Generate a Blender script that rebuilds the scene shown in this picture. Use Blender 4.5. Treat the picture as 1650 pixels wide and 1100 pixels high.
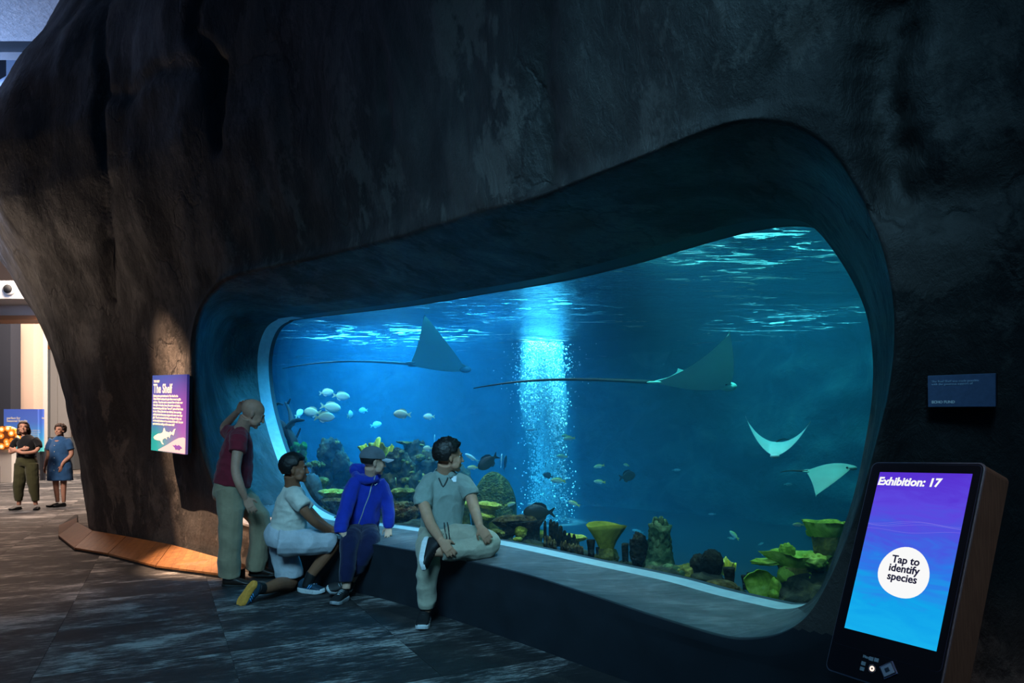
import bpy, bmesh, math, random
import numpy as np
from mathutils import Vector, Matrix, Quaternion
from mathutils.noise import fractal, noise as mnoise

S = bpy.context.scene
for o in list(bpy.data.objects): bpy.data.objects.remove(o)
COL = S.collection
random.seed(7); RNG = np.random.RandomState(7)

# ------------------------------------------------------------ camera (24 mm shift lens, level)
EYE = 1.29; F = 1100.0
cam = bpy.data.cameras.new('camera'); camo = bpy.data.objects.new('camera', cam); COL.objects.link(camo)
camo.location = (0, 0, EYE); camo.rotation_euler = (math.pi/2, 0, 0)
cam.sensor_width = 36; cam.lens = 24; cam.shift_y = 160/1650; cam.clip_start = .05; cam.clip_end = 200
S.camera = camo

# ------------------------------------------------------------ world, exposure
S.view_settings.view_transform = 'Standard'; S.view_settings.look = 'None'
S.view_settings.exposure = 0.0; S.view_settings.gamma = 1.0; S.view_settings.use_curve_mapping = False
w = bpy.data.worlds.new('hall_ambient'); S.world = w; w.use_nodes = True
w.node_tree.nodes['Background'].inputs[0].default_value = (.06, .40, 1, 1)
w.node_tree.nodes['Background'].inputs[1].default_value = .065
cy = S.cycles
cy.use_denoising = True
try: cy.denoiser = 'OPENIMAGEDENOISE'
except Exception: pass
cy.volume_bounces = 0; cy.max_bounces = 8; cy.diffuse_bounces = 3; cy.glossy_bounces = 3
cy.transparent_max_bounces = 16; cy.transmission_bounces = 4
cy.sample_clamp_indirect = 4.0; cy.caustics_reflective = False; cy.caustics_refractive = False

def R(d): return math.radians(d)
def aim(o, target):
    o.rotation_euler = (Vector(target) - Vector(o.location)).to_track_quat('-Z', 'Y').to_euler()
def area(name, loc, target, power, col, size, size_y=None, spread=None):
    l = bpy.data.lights.new(name, 'AREA'); l.energy = power; l.color = col; l.size = size
    if size_y: l.shape = 'RECTANGLE'; l.size_y = size_y
    if spread: l.spread = R(spread)
    o = bpy.data.objects.new(name, l); COL.objects.link(o); o.location = loc; aim(o, target); return o
def spot(name, loc, target, power, col, angle, blend=.3, rad=.03):
    l = bpy.data.lights.new(name, 'SPOT'); l.energy = power; l.color = col; l.spot_size = R(angle)
    l.spot_blend = blend; l.shadow_soft_size = rad
    o = bpy.data.objects.new(name, l); COL.objects.link(o); o.location = loc; aim(o, target); return o

# lamps hung over the water of the tank
CY = (.04, .50, 1.0)
area('tank_lamp', (-1.9, 10.3, 3.9), (-2.1, 10.6, 0), 600, CY, 1.6, 1.6, 112)
area('tank_lamp', (-.2, 8.2, 3.9), (-.2, 8.6, 0), 170, CY, 1.2, 1.2, 112)
area('tank_lamp', (2.3, 5.6, 3.9), (2.3, 5.8, 0), 44, (.08, .75, .8), 1.2, 1.2, 120)
area('tank_lamp', (3.8, 9.0, 3.9), (3.8, 9.0, 0), 85, (.07, .65, .85), 1.6, 1.6, 130)
# reef lamps just behind the top of the pane, lighting the coral, the sill and the people at the window
spot('reef_lamp', (-1.6, 7.75, 3.7), (-1.75, 7.4, .4), 420, (.55, .9, 1), 95, .8, .12)
spot('reef_lamp', (-.3, 6.35, 3.7), (-.45, 6.05, .4), 360, (.55, .9, 1), 95, .8, .12)
spot('reef_lamp', (.8, 5.1, 3.7), (.65, 4.75, .4), 230, (.55, .9, 1), 95, .8, .12)
spot('reef_lamp', (1.9, 3.9, 3.6), (1.7, 3.6, .4), 150, (.6, 1, .85), 95, .8, .12)
spot('bubble_lamp', (.53, 11.0, 7.4), (.53, 11.0, 0), 80000, (.12, .66, 1), 11, .7, .08)
spot('surface_lamp', (-2.6, 11.5, 3.6), (-2.2, 11.2, 0), 500, (.08, .55, 1), 46, .9, .2)
# warm gallery spots on the rock
spot('gallery_spot', (-6.17, 6.09, 6.8), (-3.26, 7.08, .75), 25000, (1, .62, .38), 14.5, .9, .02)
spot('gallery_spot', (-9.6, 4.6, 8.6), (-6.1, 9.2, 4.6), 110, (1, .66, .5), 28, 1, 1.2)
spot('gallery_spot', (.9, .3, 4.6), (1.46, 2.02, .7), 460, (1, .84, .78), 13, .9, .05)
spot('floor_spot', (-5.6, 4.6, 7.0), (-5.6, 6.9, 0), 1500, (1, .66, .44), 52, 1, .3)
spot('ray_fill', (1.3, 4.7, 3.5), (1.62, 6.2, 1.9), 480, (.25, .9, 1), 50, .8, .1)  # unseen fill added to brighten the near side of the teal ray
spot('school_fill', (-2.6, 8.8, 3.4), (-2.75, 9.5, 1.6), 330, (.35, .85, 1), 42, .8, .1)  # unseen fill added to whiten the pale fish school
spot('column_fill', (-.6, 8.9, 3.5), (.53, 11, .3), 1500, (.08, .60, 1), 24, .9, .1)  # unseen fill added to brighten the lower part of the bubbles
# daylight-bright far end of the hall
area('hall_light', (-13, 21, 7.5), (-17, 24, 0), 3000, (1, .80, .66), 6, 6)
area('hall_light', (-10.5, 15.5, 7.6), (-10.5, 15.5, 0), 1150, (1, .66, .46), 3, 3)
area('hall_light', (-9.0, 8.0, 5.0), (-9.5, 14, .8), 90, (1, .86, .78), 1.5, 1.5, 70)  # unseen fill from the camera side, added for the two women
spot('hall_spot', (-13, 10, 3.0), (-7.4, 9.7, 4.4), 420, (1, .74, .55), 50, .9, .3)
area('hall_light', (-14, 14, 5.5), (-12, 15, 9), 600, (.35, .55, 1), 3, 3)
area('hall_fill', (-1.0, -.6, 4.6), (-.7, 5.2, .2), 54, (.28, .70, 1), 2.4, 1.6, 58)  # unseen fill added above the camera for people and floor

# ------------------------------------------------------------ helpers
def px(x, y, Y): return Vector(((x-825)/F*Y, Y, EYE-(y-710)/F*Y))
def srgb(h):
    h = h.lstrip('#'); c = [int(h[i:i+2], 16)/255 for i in (0, 2, 4)]
    return tuple((v/12.92 if v < .04045 else ((v+.055)/1.055)**2.4) for v in c)+(1,)
def tag(o, label=None, cat=None, group=None, kind=None):
    if label: o['label'] = label
    if cat: o['category'] = cat
    if group: o['group'] = group
    if kind: o['kind'] = kind
    return o
def link(name, me, mat=None, parent=None, smooth=False):
    o = bpy.data.objects.new(name, me); COL.objects.link(o)
    if mat is not None and len(me.materials) == 0: me.materials.append(mat)
    if parent is not None: o.parent = parent; o.matrix_parent_inverse = parent_mat(parent).inverted()
    if smooth: me.shade_smooth()
    return o
def parent_mat(p):
    m = Matrix.LocRotScale(p.location, p.rotation_euler, p.scale)
    return parent_mat(p.parent) @ p.matrix_parent_inverse @ m if p.parent else m
def empty(name, loc=(0, 0, 0), rz=0):
    o = bpy.data.objects.new(name, None); COL.objects.link(o); o.location = loc; o.rotation_euler = (0, 0, rz)
    o.empty_display_size = .05; return o
def mesh(name, v, f):
    me = bpy.data.meshes.new(name); me.from_pydata([tuple(p) for p in v], [], [tuple(q) for q in f]); me.update(); return me
def bm_mesh(name, bm):
    me = bpy.data.meshes.new(name); bmesh.ops.recalc_face_normals(bm, faces=bm.faces); bm.to_mesh(me); bm.free(); return me
def box_bm(bm, c, s, rot=None, bev=0):
    m = Matrix.Translation(c) @ (rot.to_4x4() if rot is not None else Matrix.Identity(4)) @ Matrix.Diagonal((*s, 1))
    r = bmesh.ops.create_cube(bm, size=1, matrix=m)
    if bev:
        es = list({e for v in r['verts'] for e in v.link_edges})
        bmesh.ops.bevel(bm, geom=es, offset=bev, segments=2, affect='EDGES', profile=.5)
def box(name, c, s, mat, parent=None, rot=None, bev=0):
    bm = bmesh.new(); box_bm(bm, c, s, rot, bev); return link(name, bm_mesh(name, bm), mat, parent)
def grid_faces(nu, nv, cu=False, cv=False):
    f = []
    for i in range(nu if cu else nu-1):
        for j in range(nv if cv else nv-1):
            a, b = i, (i+1) % nu; c, d = j, (j+1) % nv
            f.append((a*nv+c, b*nv+c, b*nv+d, a*nv+d))
    return f
def tube(pts, rad, n=10, cap=True, flat=None):
    """swept tube: pts 3-D, rad scalars or (rx, ry); flat = direction of the rx axis"""
    V = []; Fc = []; pts = [Vector(p) for p in pts]
    up = Vector(flat) if flat is not None else None
    prev = None
    for i, p in enumerate(pts):
        t = (pts[min(i+1, len(pts)-1)]-pts[max(i-1, 0)]).normalized()
        if up is not None: a = (up-t*up.dot(t)).normalized()
        elif prev is None:
            a = t.orthogonal().normalized()
        else: a = (prev-t*prev.dot(t)).normalized()
        prev = a; b = t.cross(a)
        r = rad[i] if hasattr(rad, '__len__') else rad
        rx, ry = r if hasattr(r, '__len__') else (r, r)
        for k in range(n):
            q = 2*math.pi*k/n; V.append(p+a*rx*math.cos(q)+b*ry*math.sin(q))
    for i in range(len(pts)-1):
        for k in range(n):
            Fc.append((i*n+k, i*n+(k+1) % n, (i+1)*n+(k+1) % n, (i+1)*n+k))
    if cap: Fc.append(tuple(range(n-1, -1, -1))); Fc.append(tuple((len(pts)-1)*n+k for k in range(n)))
    return V, Fc
class MB:
    def __init__(s): s.v = []; s.f = []
    def add(s, vf):
        n = len(s.v); s.v += [Vector(p) for p in vf[0]]; s.f += [tuple(i+n for i in q) for q in vf[1]]; return s
    def build(s, name, mat, parent=None, smooth=True):
        return link(name, mesh(name, s.v, s.f), mat, parent, smooth)
def ellipsoid(c, r, rot=None, nu=20, nv=12):
    V = []; 
    for i in range(nu):
        for j in range(nv+1):
            a = 2*math.pi*i/nu; b = math.pi*j/nv
            p = Vector((r[0]*math.sin(b)*math.cos(a), r[1]*math.sin(b)*math.sin(a), r[2]*math.cos(b)))
            if rot is not None: p = rot @ p
            V.append(Vector(c)+p)
    return V, grid_faces(nu, nv+1, cu=True)
def cr(pts, n, closed=False):
    """Catmull-Rom through pts (numpy), n samples per span"""
    P = np.asarray(pts, float); N = len(P); out = []
    for i in range(N if closed else N-1):
        if closed: p0, p1, p2, p3 = P[(i-1) % N], P[i], P[(i+1) % N], P[(i+2) % N]
        else: p0, p1, p2, p3 = P[max(i-1, 0)], P[i], P[i+1], P[min(i+2, N-1)]
        t = np.linspace(0, 1, n, endpoint=False)[:, None]
        out.append(.5*((2*p1)+(-p0+p2)*t+(2*p0-5*p1+4*p2-p3)*t*t+(-p0+3*p1-3*p2+p3)*t**3))
    if not closed: out.append(P[-1:])
    return np.concatenate(out)

# ------------------------------------------------------------ materials
class NT:
    def __init__(s, name):
        s.m = bpy.data.materials.new(name); s.m.use_nodes = True; s.t = s.m.node_tree
        s.t.nodes.clear(); s.out = s.n('ShaderNodeOutputMaterial')
    def n(s, typ, **k):
        nd = s.t.nodes.new(typ)
        for a, b in k.items():
            if a[0] == '_': nd.inputs[a[1:].replace('_', ' ')].default_value = b
            else: setattr(nd, a, b)
        return nd
    def l(s, a, b): s.t.links.new(a, b)
    def co(s, scale=(1, 1, 1), rot=(0, 0, 0), src='Object'):
        tc = s.n('ShaderNodeTexCoord'); mp = s.n('ShaderNodeMapping'); mp.inputs['Scale'].default_value = scale
        mp.inputs['Rotation'].default_value = rot; s.l(tc.outputs[src], mp.inputs[0]); return mp.outputs[0]
    def noise(s, vec, sc=5, det=4, rough=.55, dist=0):
        nd = s.n('ShaderNodeTexNoise'); nd.inputs['Scale'].default_value = sc; nd.inputs['Detail'].default_value = det
        nd.inputs['Roughness'].default_value = rough; nd.inputs['Distortion'].default_value = dist
        if vec is not None: s.l(vec, nd.inputs['Vector'])
        return nd.outputs['Fac']
    def ramp(s, fac, *st):
        nd = s.n('ShaderNodeValToRGB'); e = nd.color_ramp.elements
        while len(e) < len(st): e.new(.5)
        for i, (p, c) in enumerate(st):
            e[i].position = p
            if isinstance(c, (int, float)): c = (c, c, c, 1)
            elif isinstance(c, str): c = srgb(c)
            e[i].color = tuple(c)[:3]+(1,)
        s.l(fac, nd.inputs[0]); return nd.outputs[0]
    def mix(s, fac, a, b, mode='MIX'):
        nd = s.n('ShaderNodeMix', data_type='RGBA', blend_type=mode)
        for inp, v in ((0, fac), (6, a), (7, b)):
            if hasattr(v, 'is_output'): s.l(v, nd.inputs[inp])
            elif inp == 0: nd.inputs[0].default_value = v
            else: nd.inputs[inp].default_value = tuple(v)[:3]+(1,)
        return nd.outputs[2]
    def bsdf(s, col, rough=.6, bump=None, bs=.3, bd=.01, metal=0, spec=.5, **k):
        p = s.n('ShaderNodeBsdfPrincipled')
        if hasattr(col, 'is_output'): s.l(col, p.inputs['Base Color'])
        else: p.inputs['Base Color'].default_value = tuple(col)[:3]+(1,)
        if hasattr(rough, 'is_output'): s.l(rough, p.inputs['Roughness'])
        else: p.inputs['Roughness'].default_value = rough
        p.inputs['Metallic'].default_value = metal; p.inputs['Specular IOR Level'].default_value = spec
        for a, b in k.items():
            i = p.inputs[a.replace('_', ' ')]
            if hasattr(b, 'is_output'): s.l(b, i)
            else: i.default_value = b
        if bump is not None:
            b = s.n('ShaderNodeBump'); b.inputs['Strength'].default_value = bs; b.inputs['Distance'].default_value = bd
            s.l(bump, b.inputs['Height']); s.l(b.outputs[0], p.inputs['Normal'])
        s.l(p.outputs[0], s.out.inputs[0]); return p
def plain(name, col, rough=.6, metal=0, bump=0, bscale=60, var=.12, **k):
    t = NT(name); c = srgb(col) if isinstance(col, str) else tuple(col)[:3]+(1,)
    n = t.noise(t.co(), bscale, 3)
    d = t.ramp(n, (.3, tuple(v*(1-var) for v in c[:3])), (.7, tuple(min(1, v*(1+var)) for v in c[:3])))
    t.bsdf(d, rough, n if bump else None, bump or .1, .004, metal, **k); return t.m
def emit(name, col, st):
    t = NT(name); e = t.n('ShaderNodeEmission'); e.inputs[0].default_value = srgb(col) if isinstance(col, str) else col
    e.inputs[1].default_value = st; t.l(e.outputs[0], t.out.inputs[0]); return t.m
# ============================================================ THE ROCK
def rock_material():
    t = NT('dark_trowelled_rock'); v = t.co()
    big = t.noise(v, .8, 7, .66, .5)
    st = t.noise(t.co((1, 1, .45)), 2.4, 8, .68, .5)
    pat = t.noise(t.co((1, 1, .7)), 1.1, 8, .72, .2)
    c = t.ramp(big, (.36, (.008, .008, .009)), (.5, (.017, .016, .0165)), (.64, (.042, .038, .037)))
    c2 = t.ramp(st, (.38, (.009, .009, .0095)), (.5, (.019, .018, .018)), (.62, (.056, .050, .046)))
    c = t.mix(.5, c, c2)
    c = t.mix(t.ramp(pat, (.53, 0), (.565, .8)), c, (.072, .064, .060))
    vo = t.n('ShaderNodeTexVoronoi', feature='DISTANCE_TO_EDGE'); vo.inputs['Scale'].default_value = .38
    wv = t.n('ShaderNodeVectorMath', operation='ADD'); nz = t.n('ShaderNodeTexNoise'); nz.inputs['Scale'].default_value = 2.2
    nz.inputs['Detail'].default_value = 8; t.l(v, nz.inputs[0]); t.l(v, wv.inputs[0]); t.l(nz.outputs['Color'], wv.inputs[1])
    t.l(wv.outputs[0], vo.inputs['Vector'])
    cr_ = t.ramp(vo.outputs[0], (0, 0), (.012, 1))
    c = t.mix(cr_, t.mix(.5, c, (.005, .005, .006)), c)
    fine = t.noise(t.co((1, 1, .6)), 14, 7, .7, .3)
    h = t.mix(.4, t.mix(.5, st, pat), fine); h = t.mix(.10, h, cr_)
    rg = t.ramp(st, (.3, .72), (.7, .42))
    t.bsdf(c, rg, h, .6, .07, spec=.4); return t.m
M_ROCK = rock_material()
PATH = [(-5.6, 19.5), (-6.7, 16.5), (-7.25, 13.2), (-6.72, 11.3), (-6.06, 9.86), (-5.49, 8.94), (-4.72, 8.36), (-3.84, 7.7), (-2.94, 6.95), (-2.1, 6.35),
        (-1.275, 5.77), (-.475, 4.98), (.044, 4.37), (.589, 3.70), (1.1, 3.1), (1.68, 2.58), (2.12, 1.95), (2.42, 1.15), (2.55, .2), (2.5, -1.2), (2.3, -2.6)]
PD = cr(PATH, 24); _d = np.diff(PD, axis=0); PSL = np.concatenate([[0], np.cumsum(np.hypot(*_d.T))])
STOT = PSL[-1]; NP_ = 520
PS = np.linspace(0, STOT, NP_); PP = np.stack([np.interp(PS, PSL, PD[:, k]) for k in (0, 1)], 1)
PT = np.gradient(PP, PS, axis=0); PT /= np.linalg.norm(PT, axis=1)[:, None]
PN = np.stack([PT[:, 1], -PT[:, 0]], 1)       # points to the gallery side
PN = np.stack([np.convolve(np.pad(PN[:, k], 12, 'edge'), np.ones(25)/25, 'valid') for k in (0, 1)], 1)
PN /= np.linalg.norm(PN, axis=1)[:, None]
ZB = [0, .67, 1.29, 1.73, 2.17, 2.66, 3.14, 3.6, 4.1, 4.7, 5.3, 5.9, 6.4, 7.0, 7.55, 9.2]
OB = [0, .08, .18, .28, .40, .56, .77, 1.0, 1.26, 1.40, 1.30, 1.06, .72, .38, .06, -1.3]
def s_of_x(X): return float(np.interp(X, PP[:400, 0], PS[:400])) if X > -6.2 else 0
SA = [0, 8.0, 9.5, 11.5, 13.5, 15.5, STOT]; 
def o_off(s, z):
    x = np.interp(s, PS, PP[:, 0]); y = np.interp(s, PS, PP[:, 1])
    A = np.interp(y, [3, 6, 7, 8, 9.3, 10], [.25, .30, .42, .62, .9, 1.0])
    lean = np.interp(y, [2.3, 3, 4.5, 6, 8], [.05, .15, .12, .05, 0.])
    return A*np.interp(z, ZB, OB)+lean*np.minimum(z, 3.2)*.9
def W(s, z, extra=0):
    s = np.asarray(s, float); z = np.asarray(z, float)
    p = np.stack([np.interp(s, PS, PP[:, k]) for k in (0, 1)], -1); n = np.stack([np.interp(s, PS, PN[:, k]) for k in (0, 1)], -1)
    o = o_off(s, z)+extra
    return np.concatenate([p+n*o[..., None], z[..., None]], -1)
def on_rock(x, y, tmin=1.2, tmax=16):
    """pixel direction -> (s, z) on the rock surface"""
    T = np.arange(tmin, tmax, .03); P = np.stack([(x-825)/F*T, T, EYE-(y-710)/F*T], 1)
    d = ((P[:, None, :2]-PP[None])**2).sum(-1); i = d.argmin(1)
    off = ((P[:, :2]-PP[i])*PN[i]).sum(1); g = off-o_off(PS[i], P[:, 2])
    k = np.where((g[:-1] > 0) & (g[1:] <= 0))[0]
    k = k[0] if len(k) else int(np.abs(g).argmin())
    u = g[k]/(g[k]-g[k+1]+1e-9) if k+1 < len(T) else 0; u = min(max(u, 0), 1)
    Pk = P[k]*(1-u)+P[min(k+1, len(T)-1)]*u
    # refine s by projection on the tangent
    s = PS[i[k]]+float(((Pk[:2]-PP[i[k]])*PT[i[k]]).sum())
    return s, float(Pk[2])
GN = np.array([-.755, -.656, 0.]); GN /= np.linalg.norm(GN)     # pane normal, towards the gallery
GP = np.array([0, 5.12, 0.])
def on_pane(x, y, off=0.):
    d = np.array([(x-825)/F, 1., -(y-710)/F]); o = np.array([0, 0, EYE])
    q = GP+GN*off; t = np.dot(q-o, GN)/np.dot(d, GN); return o+d*t
G_PX = [(470, 510), (640, 488), (760, 467), (830, 455), (900, 441), (1000, 415), (1100, 384), (1180, 362), (1235, 353), (1280, 354), (1310, 366), (1340, 400),
        (1370, 447), (1394, 500), (1405, 560), (1406, 625), (1398, 690), (1380, 780), (1359, 850), (1332, 925), (1314, 958), (1292, 976), (1262, 981), (1235, 977),
        (1150, 957), (1070, 935), (946, 908), (794, 875), (634, 850), (560, 841), (520, 834), (484, 812), (462, 775), (440, 720), (422, 655), (415, 600), (417, 560), (428, 530), (445, 516)]
C_PX = [(420, 499), (500, 490), (640, 468), (760, 444), (900, 413), (1000, 385), (1100, 353), (1180, 334), (1235, 328), (1290, 334), (1330, 362), (1362, 405),
        (1390, 455), (1410, 510), (1419, 565), (1420, 630), (1411, 700), (1393, 785), (1372, 858), (1345, 932), (1322, 972), (1290, 996), (1250, 1003), (1200, 998),
        (1070, 962), (946, 930), (794, 889), (634, 862), (560, 852), (505, 844), (462, 832), (435, 805), (408, 755), (385, 690), (366, 625), (360, 570), (372, 524), (390, 508)]
O_PX = [(333, 481), (360, 455), (420, 437), (520, 416), (640, 389), (750, 358), (850, 330), (950, 292), (1050, 254), (1130, 222), (1190, 201), (1240, 195), (1300, 206),
        (1350, 240), (1395, 310), (1428, 400), (1444, 480), (1446, 540), (1441, 600), (1430, 660), (1414, 722), (1397, 782), (1378, 845), (1354, 905), (1330, 953), (1303, 993),
        (1262, 1021), (1200, 1031), (1152, 1023), (1050, 992), (946, 957), (840, 924), (729, 900), (602, 877), (545, 869), (461, 860), (405, 850), (370, 838), (352, 812), (340, 765), (326, 700), (316, 630), (314, 563), (319, 516)]
CEN = np.array([900., 690.])
def contour(pts, th):
    c = cr(pts, 24, True); a = np.arctan2(c[:, 1]-CEN[1], c[:, 0]-CEN[0]); i = np.argsort(a); a = a[i]; c = c[i]
    aa = np.concatenate([a-2*np.pi, a, a+2*np.pi]); cc = np.concatenate([c, c, c])
    return np.stack([np.interp(th, aa, cc[:, k]) for k in (0, 1)], 1)
TH0 = np.linspace(-np.pi, np.pi, 360, endpoint=False)
SZ0 = np.array([on_rock(*p) for p in contour(O_PX, TH0)])
def per(th, th0, v):
    a = np.concatenate([th0-2*np.pi, th0, th0+2*np.pi]); vv = np.concatenate([v, v, v])
    return np.stack([np.interp(th, a, vv[:, k]) for k in range(v.shape[1])], 1)
for _ in range(2):
    SZ0 = (np.roll(SZ0, 1, 0)+2*SZ0+np.roll(SZ0, -1, 0))/4
SC, ZC = .5*(SZ0[:, 0].min()+SZ0[:, 0].max()), 1.55
S0, S1, Z0, Z1 = .2, STOT-.2, 0.0, 9.2
def to_border(sz):
    ds = sz[:, 0]-SC; dz = sz[:, 1]-ZC
    # aspect warp so that the fan stays even
    ts = np.where(ds > 0, (S1-SC)/np.maximum(ds, 1e-6), (S0-SC)/np.minimum(ds, -1e-6)); tz = np.where(dz > 0, (Z1-ZC)/np.maximum(dz, 1e-6), (Z0-ZC)/np.minimum(dz, -1e-6))
    t = np.minimum(ts, tz); return np.stack([SC+ds*t, ZC+dz*t], 1)
thd = np.linspace(-np.pi, np.pi, 6000, endpoint=False); szd = per(thd, TH0, SZ0); bd = to_border(szd)
L = np.hypot(*(np.roll(bd, -1, 0)-bd).T)+1.2*np.hypot(*(np.roll(szd, -1, 0)-szd).T); cum = np.concatenate([[0], np.cumsum(L)])
NA = 1000; NRAD = 120
TH = np.interp(np.linspace(0, cum[-1], NA, endpoint=False), cum, np.concatenate([thd, [np.pi]]))
SZ = per(TH, TH0, SZ0); BD = to_border(SZ)
G3 = np.array([on_pane(*p) for p in contour(G_PX, TH)]); C3 = np.array([on_pane(*p, off=.24+.24*float(np.clip((620-p[0])/150, 0, 1))) for p in contour(C_PX, TH)])
O3 = W(SZ[:, 0], SZ[:, 1])
rings = []
for u in np.linspace(0, 1, 9): rings.append(G3*(1-u)+C3*u)
for u in np.linspace(0, 1, 12)[1:-1]: rings.append(C3*(1-u)+O3*u)
def grooves(s, z):
    """cracks running through the plaster"""
    o = np.zeros_like(s)
    for pl, wd, dp in GROOVES:
        best = np.full(s.shape, 9.)
        for (a, b) in zip(pl[:-1], pl[1:]):
            a = np.array(a); b = np.array(b); ab = b-a; t = np.clip(((s-a[0])*ab[0]+(z-a[1])*ab[1])/(ab@ab), 0, 1)
            best = np.minimum(best, np.hypot(s-a[0]-t*ab[0], z-a[1]-t*ab[1]))
        o -= dp*np.exp(-(best/wd)**2)
    return o
def rag(pts, amp=.03, n=5):
    out = [np.array(pts[0])]
    for a, b in zip(pts[:-1], pts[1:]):
        for k in range(1, n+1): out.append(np.array(a)+(np.array(b)-np.array(a))*k/n+RNG.uniform(-amp, amp, 2)*(k < n))
    return out
GROOVES = [(rag([on_rock(*p) for p in q]), wd, dp) for q, wd, dp in [
    ([(1442, 0), (1424, 90), (1432, 180), (1436, 260), (1426, 330)], .075, .10), ([(1436, 290), (1500, 322), (1570, 318), (1640, 280)], .08, .05),
    ([(880, 40), (872, 130), (885, 200), (880, 290)], .075, .04), ([(1330, 60), (1262, 130), (1232, 190)], .07, .03),
    ([(322, 0), (310, 50), (345, 100), (348, 230)], .085, .06), ([(165, 20), (160, 130), (172, 300), (180, 480)], .08, .05),
    ([(345, 100), (250, 110), (200, 150), (165, 150)], .085, .045), ([(620, 80), (628, 220)], .07, .03)]]
def rock_noise(P, s, z, amp):
    o = np.zeros(len(P))
    for i in range(len(P)):
        p = Vector(P[i]); o[i] = .055*mnoise(p*.9)+.03*mnoise(Vector((p.x*2.6, p.y*2.6, p.z*1.3)))+.006*mnoise(Vector((p.x*7, p.y*7, p.z*4)))
    return (o*1.3+grooves(s, z))*amp
for j in range(NRAD):
    u = j/(NRAD-1); uu = .25*u+.75*u**1.7
    sz = SZ*(1-uu)+BD*uu; P = W(sz[:, 0], sz[:, 1])
    amp = np.clip(np.linalg.norm(sz-SZ, axis=1)/.12, 0, 1)*np.clip((sz[:, 1]-.3)/.5+.06, .06, 1)
    lip = .035*np.exp(-(np.linalg.norm(sz-SZ, axis=1)/.10)**2)*np.clip((SZ[:, 1]-.8)/.4, 0, 1)
    rings.append(W(sz[:, 0], sz[:, 1], rock_noise(P, sz[:, 0], sz[:, 1], amp)+lip*(j > 0)))
Vr = np.stack(rings, 1).reshape(-1, 3); NR_ = len(rings)
rv = []
me = mesh('rock', Vr, grid_faces(NA, NR_, cu=True)); 
# small relief on the reveal, none on its edges
co = np.array([v.co for v in me.vertices]).reshape(NA, NR_, 3)
for j in range(1, 18):
    if j == 8: continue
    f_ = min(j, abs(j-8), 18-j)/3.
    for i in range(NA):
        if co[i, j, 2] > .62:
            p = Vector(co[i, j]); d = .03*min(f_, 1)*mnoise(p*2.2)+.012*mnoise(p*7)*min(f_, 1); co[i, j] += GN*d
        else: co[i, j, 2] += .006*mnoise(Vector(co[i, j])*5)*min(f_, 1)
me.vertices.foreach_set('co', co.reshape(-1)); me.update()
t = NT('pale_sill_plaster'); a_ = t.noise(t.co((1, 1, 1), (0, 0, .86)), 3.0, 8, .7, .6); b_ = t.noise(t.co((1.2, 6, 2), (0, 0, -.86)), 4, 7, .7, .4)
h_ = t.mix(.5, a_, b_); t.bsdf(t.ramp(h_, (.36, (.040, .042, .046)), (.5, (.095, .098, .105)), (.62, (.20, .20, .205))), .5, h_, .7, .03, spec=.45)  # paler plaster than the rock, for the sill and bench top
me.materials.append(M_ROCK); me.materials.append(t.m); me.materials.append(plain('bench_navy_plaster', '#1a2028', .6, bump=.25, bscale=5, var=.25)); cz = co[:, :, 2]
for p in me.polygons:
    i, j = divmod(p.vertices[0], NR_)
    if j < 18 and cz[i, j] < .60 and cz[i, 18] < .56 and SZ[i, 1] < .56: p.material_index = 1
    elif j >= 18 and co[i, j, 2] < .50 and SZ[i, 1] < .56 and -2.3 < co[i, j, 0]: p.material_index = 2
rock = link('wall_front', me, M_ROCK, None, True); tag(rock, 'huge dark sculpted rock wall that bulges outward around the aquarium window', kind='structure')

# ============================================================ PANE
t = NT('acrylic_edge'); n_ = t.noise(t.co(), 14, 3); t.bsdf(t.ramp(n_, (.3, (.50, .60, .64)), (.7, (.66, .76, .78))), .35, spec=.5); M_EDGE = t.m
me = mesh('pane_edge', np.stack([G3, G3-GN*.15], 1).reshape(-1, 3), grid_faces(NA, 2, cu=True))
me.materials.append(M_EDGE); me.materials.append(plain('edge_shade', '#16303a', .5))
gp = contour(G_PX, TH)
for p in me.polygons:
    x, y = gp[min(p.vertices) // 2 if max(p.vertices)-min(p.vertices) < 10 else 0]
    p.material_index = 0 if (y > 700 + max(0, x-1200)*2.4 or x < 470) else 1  # top and right of the band coloured dark as unlit, shade painted in
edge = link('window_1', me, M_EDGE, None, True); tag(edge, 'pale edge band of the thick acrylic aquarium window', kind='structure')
me2 = mesh('pane_gasket', np.stack([G3-GN*.15, G3-GN*.20], 1).reshape(-1, 3), grid_faces(NA, 2, cu=True))
link('gasket', me2, plain('gasket_grey', '#3c4650', .7), edge, True)
t = NT('clear_acrylic'); tr = t.n('ShaderNodeBsdfTransparent'); tr.inputs[0].default_value = (.93, .98, 1, 1); gl = t.n('ShaderNodeBsdfGlossy'); gl.inputs['Roughness'].default_value = .03
mx = t.n('ShaderNodeMixShader'); fr = t.n('ShaderNodeFresnel'); fr.inputs[0].default_value = 1.35; mt = t.n('ShaderNodeMath', operation='MULTIPLY'); mt.inputs[1].default_value = .7
t.l(fr.outputs[0], mt.inputs[0]); t.l(mt.outputs[0], mx.inputs[0]); t.l(tr.outputs[0], mx.inputs[1]); t.l(gl.outputs[0], mx.inputs[2]); t.l(mx.outputs[0], t.out.inputs[0]); M_PANE = t.m
gf = G3-GN*.205; me = mesh('pane', gf, [tuple(range(NA))]); me.flip_normals() if Vector(GN).dot(me.polygons[0].normal) < 0 else None; pane = link('pane', me, M_PANE, edge)

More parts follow.
